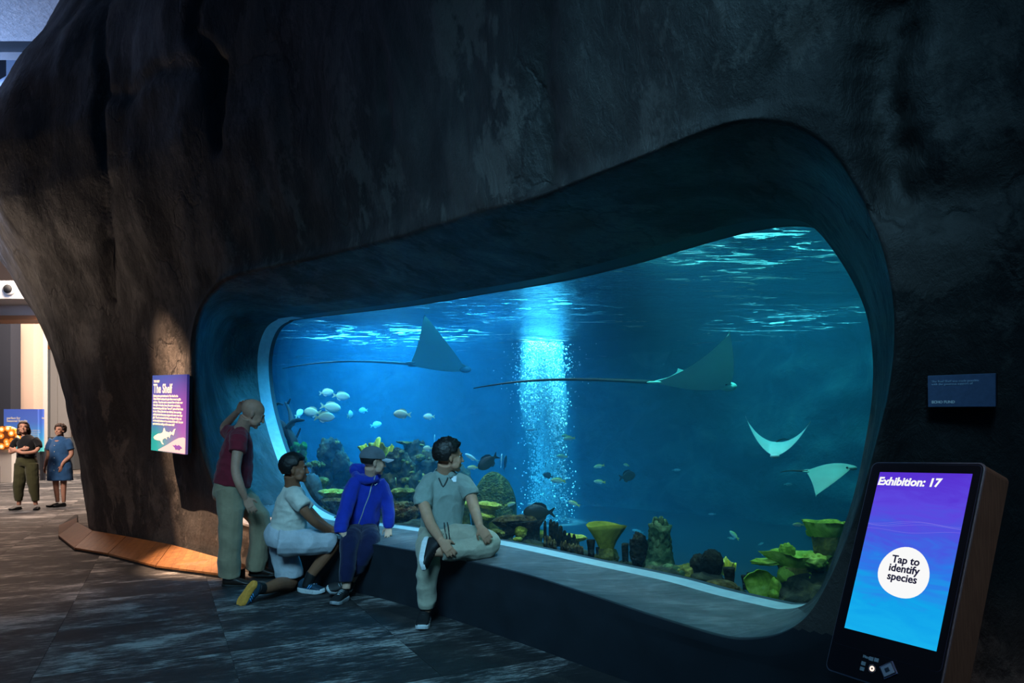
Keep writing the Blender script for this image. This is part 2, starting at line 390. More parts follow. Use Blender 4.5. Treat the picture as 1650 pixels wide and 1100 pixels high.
# ============================================================ TANK SHELL
def prism(name, poly, z0, z1, mat, inside=False):
    n = len(poly); v = [(x, y, z0) for x, y in poly]+[(x, y, z1) for x, y in poly]
    f = [tuple(range(n))[::-1], tuple(range(n, 2*n))]+[(i, (i+1) % n, (i+1) % n+n, i+n) for i in range(n)]
    bm = bmesh.new(); [bm.verts.new(p) for p in v]; bm.verts.ensure_lookup_table(); [bm.faces.new([bm.verts[i] for i in q]) for q in f]
    return bm_mesh(name, bm)
def gl_pt(X, off): # point on the pane line moved back by off
    p = np.array([X, 5.12-1.151*X]); return tuple(p-GN[:2]*off)
WATER = [gl_pt(1.95, .23), gl_pt(-3.95, .23), (-6.0, 12.5), (-6.0, 15.5), (-3, 16.2), (.5, 15.2), (3.8, 12.2), (6.2, 9), (6.6, 6), (4.6, 3.2)]
ZS = 2.9; ZFL = -.55
t = NT('tank_water'); va = t.n('ShaderNodeVolumeAbsorption'); va.inputs[0].default_value = (.30, .84, .93, 1); va.inputs[1].default_value = .15
vs = t.n('ShaderNodeVolumeScatter'); vs.inputs[0].default_value = (.10, .55, .95, 1); vs.inputs[1].default_value = .085; vs.inputs['Anisotropy'].default_value = .25
ad = t.n('ShaderNodeAddShader'); t.l(va.outputs[0], ad.inputs[0]); t.l(vs.outputs[0], ad.inputs[1]); t.l(ad.outputs[0], t.out.inputs['Volume']); M_WATER = t.m
water = link('aquarium_water', prism('water', WATER, ZFL-.2, ZS, M_WATER), M_WATER); tag(water, 'clear blue water filling the aquarium behind the window', 'water', kind='stuff')
# water surface seen from below
def surf_mat():
    t = NT('rippled_water_surface'); v = t.co((1, 1, 1), (0, 0, .86))
    a = t.noise(t.co((.9, 2.6, 1), (0, 0, .3)), 1.6, 5, .6, .6); b = t.noise(t.co((2, 6, 1), (0, 0, .3)), 3.2, 3, .6, .4)
    h = t.mix(.35, a, b); bp = t.n('ShaderNodeBump'); bp.inputs['Strength'].default_value = 1; bp.inputs['Distance'].default_value = .12; t.l(h, bp.inputs['Height'])
    tr = t.n('ShaderNodeBsdfTransparent'); tr.inputs[0].default_value = (.8, .95, 1, 1)
    g = t.n('ShaderNodeBsdfGlossy'); g.inputs['Roughness'].default_value = .12; g.inputs[0].default_value = (.75, .9, 1, 1); t.l(bp.outputs[0], g.inputs['Normal'])
    tl = t.n('ShaderNodeBsdfTranslucent'); tl.inputs[0].default_value = (.9, .97, 1, 1); t.l(bp.outputs[0], tl.inputs['Normal'])
    lw = t.n('ShaderNodeFresnel'); lw.inputs[0].default_value = 1.33; t.l(bp.outputs[0], lw.inputs['Normal'])
    m1 = t.n('ShaderNodeMixShader'); lr = t.ramp(lw.outputs[0], (0.02, .25), (.5, .95)); t.l(lr, m1.inputs[0]); t.l(tr.outputs[0], m1.inputs[1]); t.l(g.outputs[0], m1.inputs[2])
    # bright translucent streaks mixed in to imitate lamp glints on the ripples
    fz = t.noise(t.co((1.2, 4.5, 1), (0, 0, .3)), 1.5, 6, .7, 1.2); big = t.noise(t.co(), .35, 2)
    k = t.mix(1, t.ramp(fz, (.56, 0), (.66, 1)), t.ramp(big, (.42, 0), (.6, 1)), 'MULTIPLY')
    m2 = t.n('ShaderNodeMixShader'); t.l(k, m2.inputs[0]); t.l(m1.outputs[0], m2.inputs[1]); t.l(tl.outputs[0], m2.inputs[2]); t.l(m2.outputs[0], t.out.inputs[0]); return t.m
N = 60; xs = np.linspace(-6.3, 6.8, N); ys = np.linspace(1.8, 16.4, N); vv = []
for x in xs:
    for y in ys: vv.append((x, y, ZS+.01+.03*mnoise(Vector((x*.8, y*1.6, 0)))))
def inside(x, y, poly):
    c = False; n = len(poly)
    for i in range(n):
        (x1, y1), (x2, y2) = poly[i], poly[i-1]
        if (y1 > y) != (y2 > y) and x < (x2-x1)*(y-y1)/(y2-y1)+x1: c = not c
    return c
ff = [q for q in grid_faces(N, N) if inside(sum(vv[i][0] for i in q)/4, sum(vv[i][1] for i in q)/4, WATER)]
sf = link('water_surface', mesh('water_surface', vv, ff), surf_mat(), water, True)
# tank walls, bed; unseen black lid and sides added to keep lamp light in
t = NT('tank_rockwork'); v = t.co(); a = t.noise(v, 1.1, 6, .65, .6); b = t.noise(v, 6, 5, .6)
t.bsdf(t.ramp(a, (.3, (.015, .08, .05)), (.5, (.05, .13, .15)), (.7, (.14, .26, .25))), .9, t.mix(.4, a, b), .8, .15, spec=.1); M_TROCK = t.m
bw = cr([gl_pt(-3.95, .3), (-5.7, 12.3), (-5.9, 14.6), (-4.2, 15.9), (-1.5, 15.9), (1.4, 14.0), (3.6, 11.6), (5.6, 9), (6.2, 6.6), (5.2, 4.2), gl_pt(1.95, .3)], 14)
nz = 26; vv = []; lt = np.concatenate([[0], np.cumsum(np.hypot(*np.diff(bw, axis=0).T))])
for i, p in enumerate(bw):
    tg = bw[min(i+1, len(bw)-1)]-bw[max(i-1, 0)]; tg = tg/np.linalg.norm(tg); nn = np.array([tg[1], -tg[0]])
    for j in range(nz):
        z = ZFL+(3.3-ZFL)*j/(nz-1); q = Vector((lt[i]*.55, z*.9, 3)); e = .75*abs(mnoise(q*1.3))+.35*mnoise(q*3.1)
        e *= min(1, min(i, len(bw)-1-i)/6); e = max(e, -.05)
        vv.append((p[0]-nn[0]*e*-1, p[1]-nn[1]*e*-1, z))
tb = link('wall_back', mesh('wall_back', vv, grid_faces(len(bw), nz)), M_TROCK, None, True); tag(tb, 'dim rockwork wall at the back of the aquarium tank', kind='structure')
t = NT('tank_sand'); n_ = t.noise(t.co(), 5, 6, .7); t.bsdf(t.ramp(n_, (.3, (.05, .10, .10)), (.7, (.22, .28, .24))), .95, n_, .6, .05); M_SAND = t.m
bed = link('floor_tank', prism('bed', WATER, ZFL-.25, ZFL-.02, M_SAND), M_SAND); tag(bed, kind='structure')
M_BLACK = plain('black_paint', '#0a0b0d', .7)
SH = [gl_pt(2.3, .34), gl_pt(-4.2, .34), (-6.25, 12.6), (-6.2, 16.5), (-3, 17), (1, 16.6), (4.6, 13.2), (7.2, 9.5), (7.4, 5.5), (5, 2.2)]
lid = link('ceiling_light_block', prism('lid', SH, 7.8, 7.9, M_BLACK), M_BLACK); tag(lid, kind='structure')
sv = [(x, y, z) for (x, y) in SH for z in (ZFL-.3, 7.85)]; fc = [q for i, q in enumerate(grid_faces(len(SH), 2, cu=True)) if i != 0]
sh = link('wall_light_block', mesh('tank_side', sv, fc), M_BLACK); tag(sh, kind='structure')
# ============================================================ FLOOR
def carpet_mat():
    t = NT('worn_pattern_carpet'); tc = t.n('ShaderNodeTexCoord'); oi = t.n('ShaderNodeObjectInfo')
    sc = t.n('ShaderNodeVectorMath', operation='SCALE'); cb = t.n('ShaderNodeCombineXYZ'); t.l(oi.outputs['Random'], cb.inputs[0]); t.l(oi.outputs['Random'], cb.inputs[1]); t.l(oi.outputs['Random'], cb.inputs[2])
    t.l(cb.outputs[0], sc.inputs[0]); sc.inputs['Scale'].default_value = 37
    ad = t.n('ShaderNodeVectorMath', operation='ADD'); t.l(tc.outputs['Object'], ad.inputs[0]); t.l(sc.outputs[0], ad.inputs[1])
    def mp(s):
        m = t.n('ShaderNodeMapping'); m.inputs['Scale'].default_value = s; t.l(ad.outputs[0], m.inputs[0]); return m.outputs[0]
    a = t.noise(mp((1.2, 2.6, 1)), 1.8, 9, .80, .2); b = t.noise(mp((3.2, 17, 1)), 2.3, 6, .8); big = t.noise(mp((.7, 1.5, 1)), 1.1, 4, .7)
    m = t.mix(.52, a, b); m = t.mix(.36, m, big)
    c = t.ramp(m, (.43, (.013, .014, .016)), (.495, (.024, .025, .027)), (.525, (.085, .085, .088)), (.575, (.33, .32, .31)))
    vr = t.ramp(oi.outputs['Random'], (0, .90), (1, 1.0)); c = t.mix(1, c, vr, 'MULTIPLY')
    fz = t.noise(mp((90, 90, 90)), 3, 2); t.bsdf(c, .62, fz, .5, .01, spec=.35); return t.m
M_CARPET = carpet_mat()
slab = box('floor', (-8, 22, -.11), (44, 56, .2), plain('floor_slab', '#1a1b1d', .9)); tag(slab, 'dark floor slab under the carpet tiles', kind='structure')
uv_ = np.array([.89, .455]); uu_ = np.array([-.455, .89]); org = np.array([-3.98, 6.39])
bm = bmesh.new(); box_bm(bm, (0, 0, .0), (.997, .997, .02)); tile_me = bm_mesh('carpet_tile', bm); tile_me.materials.append(M_CARPET)
ang = math.atan2(.455, .89); nt = 0; cand = []
def rock_side(x, y):
    d = ((np.array([x, y])-PP)**2).sum(1); i = int(d.argmin()); return float(((np.array([x, y])-PP[i])*PN[i]).sum())
for i in range(-16, 26):
    for j in range(-8, 30):
        c = org+uv_*(i+.5)+uu_*(j+.5)
        if c[1] < 2.4 or c[1] > 27 or rock_side(*c) < -.55: continue
        k = 825+F*c[0]/c[1]; yy = 710+F*EYE/c[1]
        if -760 < k < 1500+200 and yy < 1330: cand.append((c[1], tuple(c)))
cand.sort()
for _, c in cand[:298]:
    o = bpy.data.objects.new('carpet_tile', tile_me); COL.objects.link(o); o.location = (c[0], c[1], -.01); o.rotation_euler = (0, 0, ang)
    o.parent = slab; nt += 1
rest = cand[298:]
if rest:
    m = MB()
    for _, c in rest:
        q = [c+uv_*a*.497+uu_*b*.497 for a, b in ((-1, -1), (1, -1), (1, 1), (-1, 1))]; m.add(([(p[0], p[1], 0) for p in q], [(0, 1, 2, 3)]))
    tag(m.build('carpet_tiles', M_CARPET, slab, False), kind='stuff')
hf = box('floor_far', (-16, 40, -.005), (40, 26, .02), plain('pale_polished_floor', '#b9aca0', .25)); tag(hf, 'pale polished floor at the far end of the hall', kind='structure')

# ============================================================ WOOD PLINTH
def wood_mat(name, c1, c2, c3, sc=1):
    t = NT(name); oi = t.n('ShaderNodeObjectInfo'); v = t.co((1, 1, 1)); 
    mp = t.n('ShaderNodeMapping'); mp.inputs['Scale'].default_value = (14*sc, 14*sc, 1.5); cb = t.n('ShaderNodeCombineXYZ'); t.l(oi.outputs['Random'], cb.inputs[0]); 
    t.l(cb.outputs[0], mp.inputs['Location']); t.l(v, mp.inputs[0])
    n = t.noise(mp.outputs[0], 1.2, 5, .6, .5); c = t.ramp(n, (.3, c1), (.5, c2), (.72, c3))
    m = t.n('ShaderNodeHueSaturation'); vr = t.ramp(oi.outputs['Random'], (0, .86), (1, 1.1)); t.l(vr, m.inputs['Value']); t.l(c, m.inputs['Color'])
    t.bsdf(m.outputs[0], .45, n, .15, .005); return t.m
M_OAK = wood_mat('oiled_oak_boards', '#53331a', '#63401f', '#714b27')
def at_z(x, y, z): Y = (EYE-z)*F/(y-710); return Vector(((x-825)/F*Y, Y, z))
pl = empty('wooden_plinth', (-4, 7.4, 0)); tag(pl, 'low sloping oak plinth wrapping the foot of the rock on the left', 'plinth')
ZO, ZI = .045, .14
OUT = [at_z(121.8, 827, .10), at_z(95, 846, ZO), at_z(94, 862, ZO), at_z(120, 881.8, ZO), at_z(174.5, 891, ZO), at_z(250.8, 910.8, ZO), at_z(353.3, 923.6, ZO), at_z(388, 922, ZO)]
INN = [at_z(126, 826, ZI), at_z(124, 833, ZI), at_z(124.5, 841, ZI), at_z(149, 854.5, ZI), at_z(203.5, 863.6, ZI), at_z(276, 877, ZI), at_z(352.6, 898, ZI), at_z(396, 909, ZI)]
def slab_quad(a, b, c, d, th):   # quad with thickness downwards
    v = [a, b, c, d]+[p-Vector((0, 0, th)) for p in (a, b, c, d)]
    return v, [(0, 1, 2, 3), (7, 6, 5, 4), (0, 4, 5, 1), (1, 5, 6, 2), (2, 6, 7, 3), (3, 7, 4, 0)]
for i in range(1, 7):
    n = max(1, round((OUT[i+1]-OUT[i]).length/.115)); pan = None
    m = MB(); g = .006
    m.add(slab_quad(OUT[i].lerp(INN[i], .02)-Vector((0, 0, .014)), OUT[i+1].lerp(INN[i+1], .02)-Vector((0, 0, .014)), INN[i+1]-Vector((0, 0, .014)), INN[i]-Vector((0, 0, .014)), .02))
    pan = m.build('panel', M_OAK, pl, False)
    for k in range(n):
        a, b = k/n, (k+1)/n; e0 = .010 if k == 0 else .0016; e1 = .010 if k == n-1 else .0016; L_ = (OUT[i+1]-OUT[i]).length
        a += e0/L_/2; b -= e1/L_/2
        q = [OUT[i].lerp(OUT[i+1], a), OUT[i].lerp(OUT[i+1], b), INN[i].lerp(INN[i+1], b), INN[i].lerp(INN[i+1], a)]
        m = MB(); m.add(slab_quad(*q, .018)); m.build('plank', M_OAK, pan, False)
m = MB()
for i in range(0, 7):
    a, b = OUT[i].copy(), OUT[i+1].copy(); c, d = INN[i+1].copy(), INN[i].copy()
    c.z = d.z = .11; a.z -= .012; b.z -= .012
    cn = (a+b+c+d)/4; q = [p.lerp(cn, .03) for p in (a, b, c, d)]; V = q+[Vector((p.x, p.y, .0)) for p in q]
    m.add((V, [(0, 1, 2, 3), (7, 6, 5, 4), (0, 4, 5, 1), (1, 5, 6, 2), (2, 6, 7, 3), (3, 7, 4, 0)]))
m.build('base', M_BLACK, pl, False)

# ============================================================ TEXT
def text(name, s, size, mat, M, parent, bold=0, align='LEFT', shear=0, ext=.0006, space=1.0, line=1.0):
    cu = bpy.data.curves.new(name, 'FONT'); cu.body = s; cu.size = size; cu.offset = bold; cu.align_x = align; cu.shear = shear; cu.extrude = ext
    cu.space_character = space; cu.space_line = line; cu.resolution_u = 3
    o = bpy.data.objects.new('tmp', cu); COL.objects.link(o); dg = bpy.context.evaluated_depsgraph_get()
    me = bpy.data.meshes.new_from_object(o.evaluated_get(dg)); bpy.data.objects.remove(o); me.materials.clear()
    me.transform(M); return link(name, me, mat, parent)
def frame(c, u, v):
    u = Vector(u).normalized(); v = Vector(v); v = (v-u*v.dot(u)).normalized(); n = u.cross(v)
    m = Matrix.Identity(4); 
    for i in range(3): m[i][0] = u[i]; m[i][1] = v[i]; m[i][2] = n[i]; m[i][3] = c[i]
    return m
def lbox(name, M, c, s, mat, parent, bev=0):
    bm = bmesh.new(); box_bm(bm, c, s, None, bev); me = bm_mesh(name, bm); me.transform(M); return link(name, me, mat, parent)
def poly_ext(name, M, pts, z0, z1, mat, parent):
    n = len(pts); v = [(p[0], p[1], z0) for p in pts]+[(p[0], p[1], z1) for p in pts]
    f = [tuple(range(n))[::-1], tuple(range(n, 2*n))]+[(i, (i+1) % n, (i+1) % n+n, i+n) for i in range(n)]
    me = mesh(name, v, f); bm = bmesh.new(); bm.from_mesh(me); bmesh.ops.triangulate(bm, faces=[q for q in bm.faces if len(q.verts) > 4]); bmesh.ops.recalc_face_normals(bm, faces=bm.faces); bm.to_mesh(me); bm.free()
    me.transform(M); return link(name, me, mat, parent)

# ============================================================ SIGN "The Shelf"
s_, z_ = on_rock(272, 668); k = np.interp(s_, PS, np.arange(NP_)); ki = int(k)
tu = Vector((PT[ki][0], PT[ki][1], 0)).normalized(); nv_ = Vector((PN[ki][0], PN[ki][1], 0)).normalized()
pc = Vector(W(np.array([s_]), np.array([z_]))[0])+nv_*.16
def on_plane(x, y, c, n):
    d = Vector(((x-825)/F, 1, -(y-710)/F)); o = Vector((0, 0, EYE)); return o+d*((Vector(c)-o).dot(n)/d.dot(n))
nn_ = tu.cross(Vector((0, 0, 1)))
if nn_.dot(nv_) < 0: nn_ = -nn_
q = [on_plane(x, y, pc, nn_) for x, y in ((244.6, 604.8), (300.2, 603), (300, 730), (244.4, 727))]
cS = sum(q, Vector())/4; wS = ((q[1]-q[0]).length+(q[2]-q[3]).length)/2; hS = ((q[0]-q[3]).length+(q[1]-q[2]).length)/2
SGN = empty('information_sign', (cS.x, cS.y, cS.z)); tag(SGN, 'blue and purple information sign with a shark silhouette on the rock', 'sign')
MS = frame(cS, (q[1]-q[0]), (0, 0, 1))
t = NT('sign_print'); tc = t.n('ShaderNodeTexCoord'); sp = t.n('ShaderNodeSeparateXYZ'); t.l(tc.outputs['Generated'], sp.inputs[0])
c = t.ramp(sp.outputs[2], (0.0, '#1a98a0'), (.25, '#1d8796'), (.42, '#3a55a0'), (.7, '#4146a0'), (1, '#24408f'))
c2 = t.ramp(sp.outputs[2], (0.0, '#8a6ca8'), (.3, '#7b4fa6'), (.6, '#6a3f9c'), (1, '#2c3f94')); g = t.ramp(sp.outputs[0], (.15, 0), (.85, 1))
cc = t.mix(g, c, c2); e = t.bsdf(t.mix(1, cc, (.35, .35, .35), 'MULTIPLY'), .4, spec=.3); t.l(cc, e.inputs['Emission Color']); e.inputs['Emission Strength'].default_value = .42; M_SIGN = t.m  # glow put into the sign's colours as emission, on top of the spot
lbox('panel', MS, (0, 0, -.0125), (wS, hS, .025), M_SIGN, SGN)
M_DKM = plain('dark_metal', '#15171c', .4, .6); lbox('mounting_frame', MS, (0, 0, -.045), (wS*.97, hS*.97, .04), M_DKM, SGN)
lbox('wall_bracket', MS, (0, .12, -.15), (wS*.35, .2, .17), M_DKM, SGN)
def lit(name, col, st, a=.75):
    t = NT(name); p = t.bsdf(tuple(v*.4 for v in srgb(col)[:3]), .5); p.inputs['Emission Color'].default_value = srgb(col); p.inputs['Emission Strength'].default_value = st; return t.m
M_PRT = lit('sign_cream_print', '#d8ccc0', .5); M_PUR = lit('sign_purple_print', '#6a3f9c', .4); M_SAND2 = lit('sign_sand_print', '#cfa9b8', .45)
X0 = -wS/2+.035
text('heading', 'The Shelf', .112, M_PRT, MS @ Matrix.Translation((X0, hS*.268, .001)) @ Matrix.Diagonal((1.0, 1.2, 1, 1)), SGN, .0022, space=1.04)
text('caption', 'THE REEF', .034, M_PRT, MS @ Matrix.Translation((X0, hS*.405, .001)), SGN, .001)
body = ['Sandy points spot stationed at The Reef to the', 'Ocean Shelter is shaped to give them room to glide', 'and turn. They also need a constant flow of water over', 'their gills to breathe. Some, like stocky reef sharks,', 'keep swimming while they “turn off” parts of their brain',
        'to rest. Others, like their ray relatives, have openings', 'called spiracles that pump oxygen-rich water over their', 'gills. They do not need to keep moving and often rest', 'on the sandy bottom or in a crevice in the wall. Can you', 'spot someone resting on the ocean shelf?']
text('body_text', '\n'.join(body), .0335, M_PRT, MS @ Matrix.Translation((X0, hS*.215, .001)) @ Matrix.Diagonal(((wS-.07)/.80, 1, 1, 1)), SGN, .0012, line=.98)
def sp_(x, y): return ((x-42-128)/256*wS, -((y-40-288)/576)*hS)
shark = [(60, 515), (72, 500), (95, 485), (122, 478), (132, 470), (138, 440), (143, 437), (152, 462), (180, 468), (188, 458), (194, 466), (202, 464), (215, 440), (228, 436), (220, 452), (218, 468), (212, 488), (204, 482), (196, 478), (188, 490), (184, 510), (176, 498), (160, 508), (164, 520), (150, 512), (132, 525), (130, 545), (140, 562), (128, 560), (114, 535), (90, 535), (70, 530)]
poly_ext('shark_silhouette', MS, [sp_(*p) for p in shark][::-1], 0, .0015, M_PRT, SGN)
sand = [(100, 604), (130, 585), (170, 558), (220, 520), (250, 502), (282, 494), (296, 502), (296, 612), (100, 612)]
poly_ext('sand_silhouette', MS, [sp_(*p) for p in sand], 0, .001, M_SAND2, SGN)
ray = [(205, 558), (222, 560), (228, 552), (240, 560), (250, 552), (264, 560), (276, 572), (262, 580), (256, 590), (240, 586), (228, 590), (222, 575)]
poly_ext('ray_silhouette', MS, [sp_(*p) for p in ray], .001, .0022, M_PUR, SGN)

# ============================================================ DONOR PLAQUE
s_, z_ = on_rock(1550, 629); ki = int(np.interp(s_, PS, np.arange(NP_)))
tu = Vector((PT[ki][0], PT[ki][1], 0)).normalized()
sl = Vector(W(np.array([s_]), np.array([z_+.1]))[0])-Vector(W(np.array([s_]), np.array([z_-.1]))[0])
nn_ = tu.cross(sl.normalized()).normalized()
if nn_.y > 0: nn_ = -nn_
pc = Vector(W(np.array([s_]), np.array([z_]))[0])+nn_*.055
q = [on_plane(x, y, pc, nn_) for x, y in ((1493, 605.5), (1602, 601), (1606, 655.5), (1497, 655.5))]
cP = sum(q, Vector())/4; wP = (q[1]-q[0]).length; hP = (q[0]-q[3]).length
PLQ = empty('donor_plaque', cP); tag(PLQ, 'small blue rectangular donor plaque mounted on the rock right of the window', 'plaque')
MP = frame(cP, q[1]-q[0]+q[2]-q[3], q[0]-q[3]+q[1]-q[2])
M_PLQ = plain('plaque_blue', '#5f7194', .45, .1); M_PTX = plain('plaque_print', '#c4dcf0', .5)
lbox('plate', MP, (0, 0, -.006), (wP, hP, .012), M_PLQ, PLQ, .001); lbox('spacer', MP, (0, 0, -.026), (wP*.96, hP*.94, .03), M_DKM, PLQ)
text('text_line', 'The Reef Shelf was made possible\nwith the generous support of', wP*.052, M_PTX, MP @ Matrix.Translation((-wP*.44, hP*.28, .001)), PLQ, 0, line=.9)
text('donor_name', 'ECHO FUND', wP*.062, plain('plaque_name_print', '#f4faff', .5), MP @ Matrix.Translation((-wP*.44, -hP*.38, .001)), PLQ, .0006)

# ============================================================ KIOSK
yaw, pit = -1.138, .358; rol = .025
u = Vector((math.cos(yaw), math.sin(yaw), 0)); nh = Vector((math.sin(yaw), -math.cos(yaw), 0)); v = Vector((0, 0, 1))*math.cos(pit)-nh*math.sin(pit)
u2 = u*math.cos(rol)+v*math.sin(rol); v2 = v*math.cos(rol)-u*math.sin(rol)
SK = .76; cK = Vector((1.633*SK, 2.826*SK, EYE-.47*SK)); MK = frame(cK, u2, v2); wK, hK = .4*SK, .711*SK; nK = (MK.to_3x3() @ Vector((0, 0, 1)))
def loc_px(x, y):
    p = on_plane(x, y, cK, nK); return MK.inverted() @ p
KS = empty('touchscreen_kiosk', (cK.x, cK.y, 0)); tag(KS, 'tilted touchscreen kiosk with a glowing purple and cyan screen reading Tap to identify species', 'kiosk')
a = loc_px(1409, 743.5); b = loc_px(1589, 747); c_ = loc_px(1327.4, 1076.5)
x0, x1, y1, y0 = (a.x+c_.x)/2, b.x, (a.y+b.y)/2, c_.y; DK = .125
def rrect(x0, x1, y0, y1, r, n=5):
    o = []
    for cx_, cy_, a0 in ((x1-r, y1-r, 0), (x0+r, y1-r, 90), (x0+r, y0+r, 180), (x1-r, y0+r, 270)):
        for k in range(n+1): t_ = R(a0+90*k/n); o.append((cx_+r*math.cos(t_), cy_+r*math.sin(t_)))
    return o
t = NT('kiosk_bronze_side'); nz_ = t.noise(t.co((30, 30, 2)), 6, 3, .6); t.bsdf(t.ramp(nz_, (.3, (.075, .055, .045)), (.7, (.13, .095, .075))), .42, nz_, .1, .002, .5); M_BRZ = t.m
M_KBLK = plain('kiosk_black_glass', '#06070c', .28); M_RIM = plain('kiosk_rim', '#8a8f9c', .3, .8)
poly_ext('housing', MK, rrect(x0, x1, y0, y1, .022), -DK, -.004, M_BRZ, KS)
poly_ext('rim', MK, rrect(x0-.001, x1+.001, y0-.001, y1+.001, .022), -.006, -.001, M_RIM, KS)
fp = poly_ext('front_panel', MK, rrect(x0+.003, x1-.003, y0+.003, y1-.003, .02), -.003, .002, M_KBLK, KS)
# seam under the screen and its glass bezel
M_SEAM = plain('panel_seam', '#2a3350', .4)
bz = rrect(x0+.008, x1-.008, -hK/2-.055, y1-.008, .015); poly_ext('screen_bezel', MK, bz, .001, .0028, M_KBLK, KS)
poly_ext('bezel_edge', MK, rrect(x0+.0072, x1-.0072, -hK/2-.0558, y1-.0072, .0155), .0, .0022, M_SEAM, KS)
t = NT('kiosk_screen_glow'); tc = t.n('ShaderNodeTexCoord'); sp = t.n('ShaderNodeSeparateXYZ'); t.l(tc.outputs['Object'], sp.inputs[0])
mp = t.n('ShaderNodeMapping'); mp.inputs['Scale'].default_value = (2.2, 2.2, 11); t.l(tc.outputs['Object'], mp.inputs[0]); nf = t.noise(mp.outputs[0], 2.2, 5, .55, 1.2)
mr = t.n('ShaderNodeMapRange'); mr.inputs[1].default_value = cK.z-hK/2*math.cos(pit); mr.inputs[2].default_value = cK.z+hK/2*math.cos(pit); t.l(sp.outputs[2], mr.inputs[0])
av = t.n('ShaderNodeMath', operation='MULTIPLY_ADD'); av.inputs[1].default_value = .5; t.l(nf, av.inputs[0]); sb = t.n('ShaderNodeMath', operation='SUBTRACT'); sb.inputs[1].default_value = .25; t.l(mr.outputs[0], sb.inputs[0]); t.l(sb.outputs[0], av.inputs[2])
cl = t.ramp(av.outputs[0], (.0, '#18b8f6'), (.22, '#12a8f2'), (.42, '#2f7cf0'), (.6, '#4a5ce8'), (.8, '#5f4ae6'), (1, '#5a34d8'))
em = t.n('ShaderNodeEmission'); t.l(cl, em.inputs[0]); em.inputs[1].default_value = .92; t.l(em.outputs[0], t.out.inputs[0]); M_SCR = t.m
poly_ext('screen', MK, [(-wK/2, -hK/2), (wK/2, -hK/2), (wK/2, hK/2), (-wK/2, hK/2)], .002, .0042, M_SCR, KS)
M_WHT = emit('screen_white', '#ffffff', .95); M_INK = plain('screen_ink', '#26204a', .5)
p = loc_px(1457, 923); blob = []
for k in range(40):
    q_ = 2*math.pi*k/40; r_ = .0815*(1+.035*math.cos(2*q_+.6)+.025*math.cos(3*q_+2)); blob.append((p.x+r_*math.cos(q_), p.y+r_*1.02*math.sin(q_)))
poly_ext('tap_button', MK, blob, .004, .0052, M_WHT, KS)
text('button_text', 'Tap to\nidentify\nspecies', .034, M_INK, MK @ Matrix.Translation((p.x, p.y+.028, .0056)), KS, .0008, 'CENTER', line=.82)
p = loc_px(1415, 781); text('screen_title', 'Exhibition: 17', .0385, M_WHT, MK @ Matrix.Translation((p.x, p.y, .0048)), KS, .0012, shear=.12)
# thin pale swell lines across the screen
M_SWL = emit('screen_swell', '#9a8cff', .8)
for yy, am in ((.175, .006), (.168, .007), (.16, .005), (.125, .005)):
    P_ = [(-wK/2+wK*k/20, hK*yy/.36*.36*1.0+yy*.0+am*math.sin(k*.35+yy*60)+.0006*k) for k in range(21)]
    v_ = [(x, y, .0046) for x, y in P_]+[(x, y+.0006, .0046) for x, y in P_]; f_ = [(k, k+1, k+22, k+21) for k in range(20)]
    me = mesh('swell_line', v_, f_); me.transform(MK); link('swell_line', me, M_SWL, KS)
# controls under the screen
cp = loc_px(1406.4, 1077.3); M_KEY = lit('kiosk_key', '#5a8aa8', .12); M_LED = emit('led_ring', '#ffe9dc', 1.1)
def disc(cx_, cy_, r0, r1, z, mat, name, par, n=24):
    v_ = [(cx_+rr*math.cos(2*math.pi*k/n), cy_+rr*math.sin(2*math.pi*k/n), z) for rr in (r0, r1) for k in range(n)]
    f_ = [(k, (k+1) % n, (k+1) % n+n, k+n) for k in range(n)]; me = mesh(name, v_, f_); me.transform(MK); return link(name, me, mat, par)
btn = disc(cp.x, cp.y, .0028, .0085, .0042, M_LED, 'home_button', KS); disc(cp.x, cp.y, .0115, .0125, .0042, plain('ring_grey', '#c0c4d4', .3, .5), 'ring', btn)
for kx, ky in ((1405, 1061.5), (1413.5, 1063.5), (1392.5, 1069), (1390.5, 1077.5)):
    p = loc_px(kx, ky); lbox('key', MK, (p.x, p.y, .004), (.0125, .0115, .005), M_KEY, KS, .0008)
p = loc_px(1392, 1057.5); text('key_label', 'Menu', .012, M_KEY, MK @ Matrix.Translation((p.x, p.y-.003, .0042)), KS, .0005)
p = loc_px(1433, 1080); D_ = MK @ Matrix.Translation((p.x, p.y, .004)) @ Matrix.Rotation(R(38), 4, 'Z')
def dbox(name, s, z, mat, par, bev): 
    bm = bmesh.new(); box_bm(bm, (0, 0, z), s, None, bev); me = bm_mesh(name, bm); me.transform(D_); return link(name, me, mat, par)
pad = dbox('navigation_pad', (.046, .040, .006), .0, plain('pad_rim', '#37486a', .35), KS, .0015)
dbox('pad_groove', (.040, .034, .003), .003, plain('pad_black', '#05060a', .4), pad, .0004); dbox('pad_face', (.0365, .0305, .004), .004, lit('pad_face', '#6f98bd', .06), pad, .0008)
dbox('pad_centre', (.0135, .012, .003), .0066, plain('pad_centre', '#12283a', .4), pad, .0006)
# pedestal down to the floor
lbox('pedestal', MK @ Matrix.Translation((0, 0, 0)), ((x0+x1)/2, y0-.16, -DK*.72), (.20, .36, DK*.5), M_BRZ, KS, .004)
bx_ = cK+u*.0; pb = MK @ Vector(((x0+x1)/2, y0-.30, -DK*.7)); box('foot', (pb.x, pb.y, .01), (.34, .34, .02), M_DKM, KS)
box('post', (pb.x, pb.y, pb.z/2+.02), (.12, .12, pb.z), M_DKM, KS)
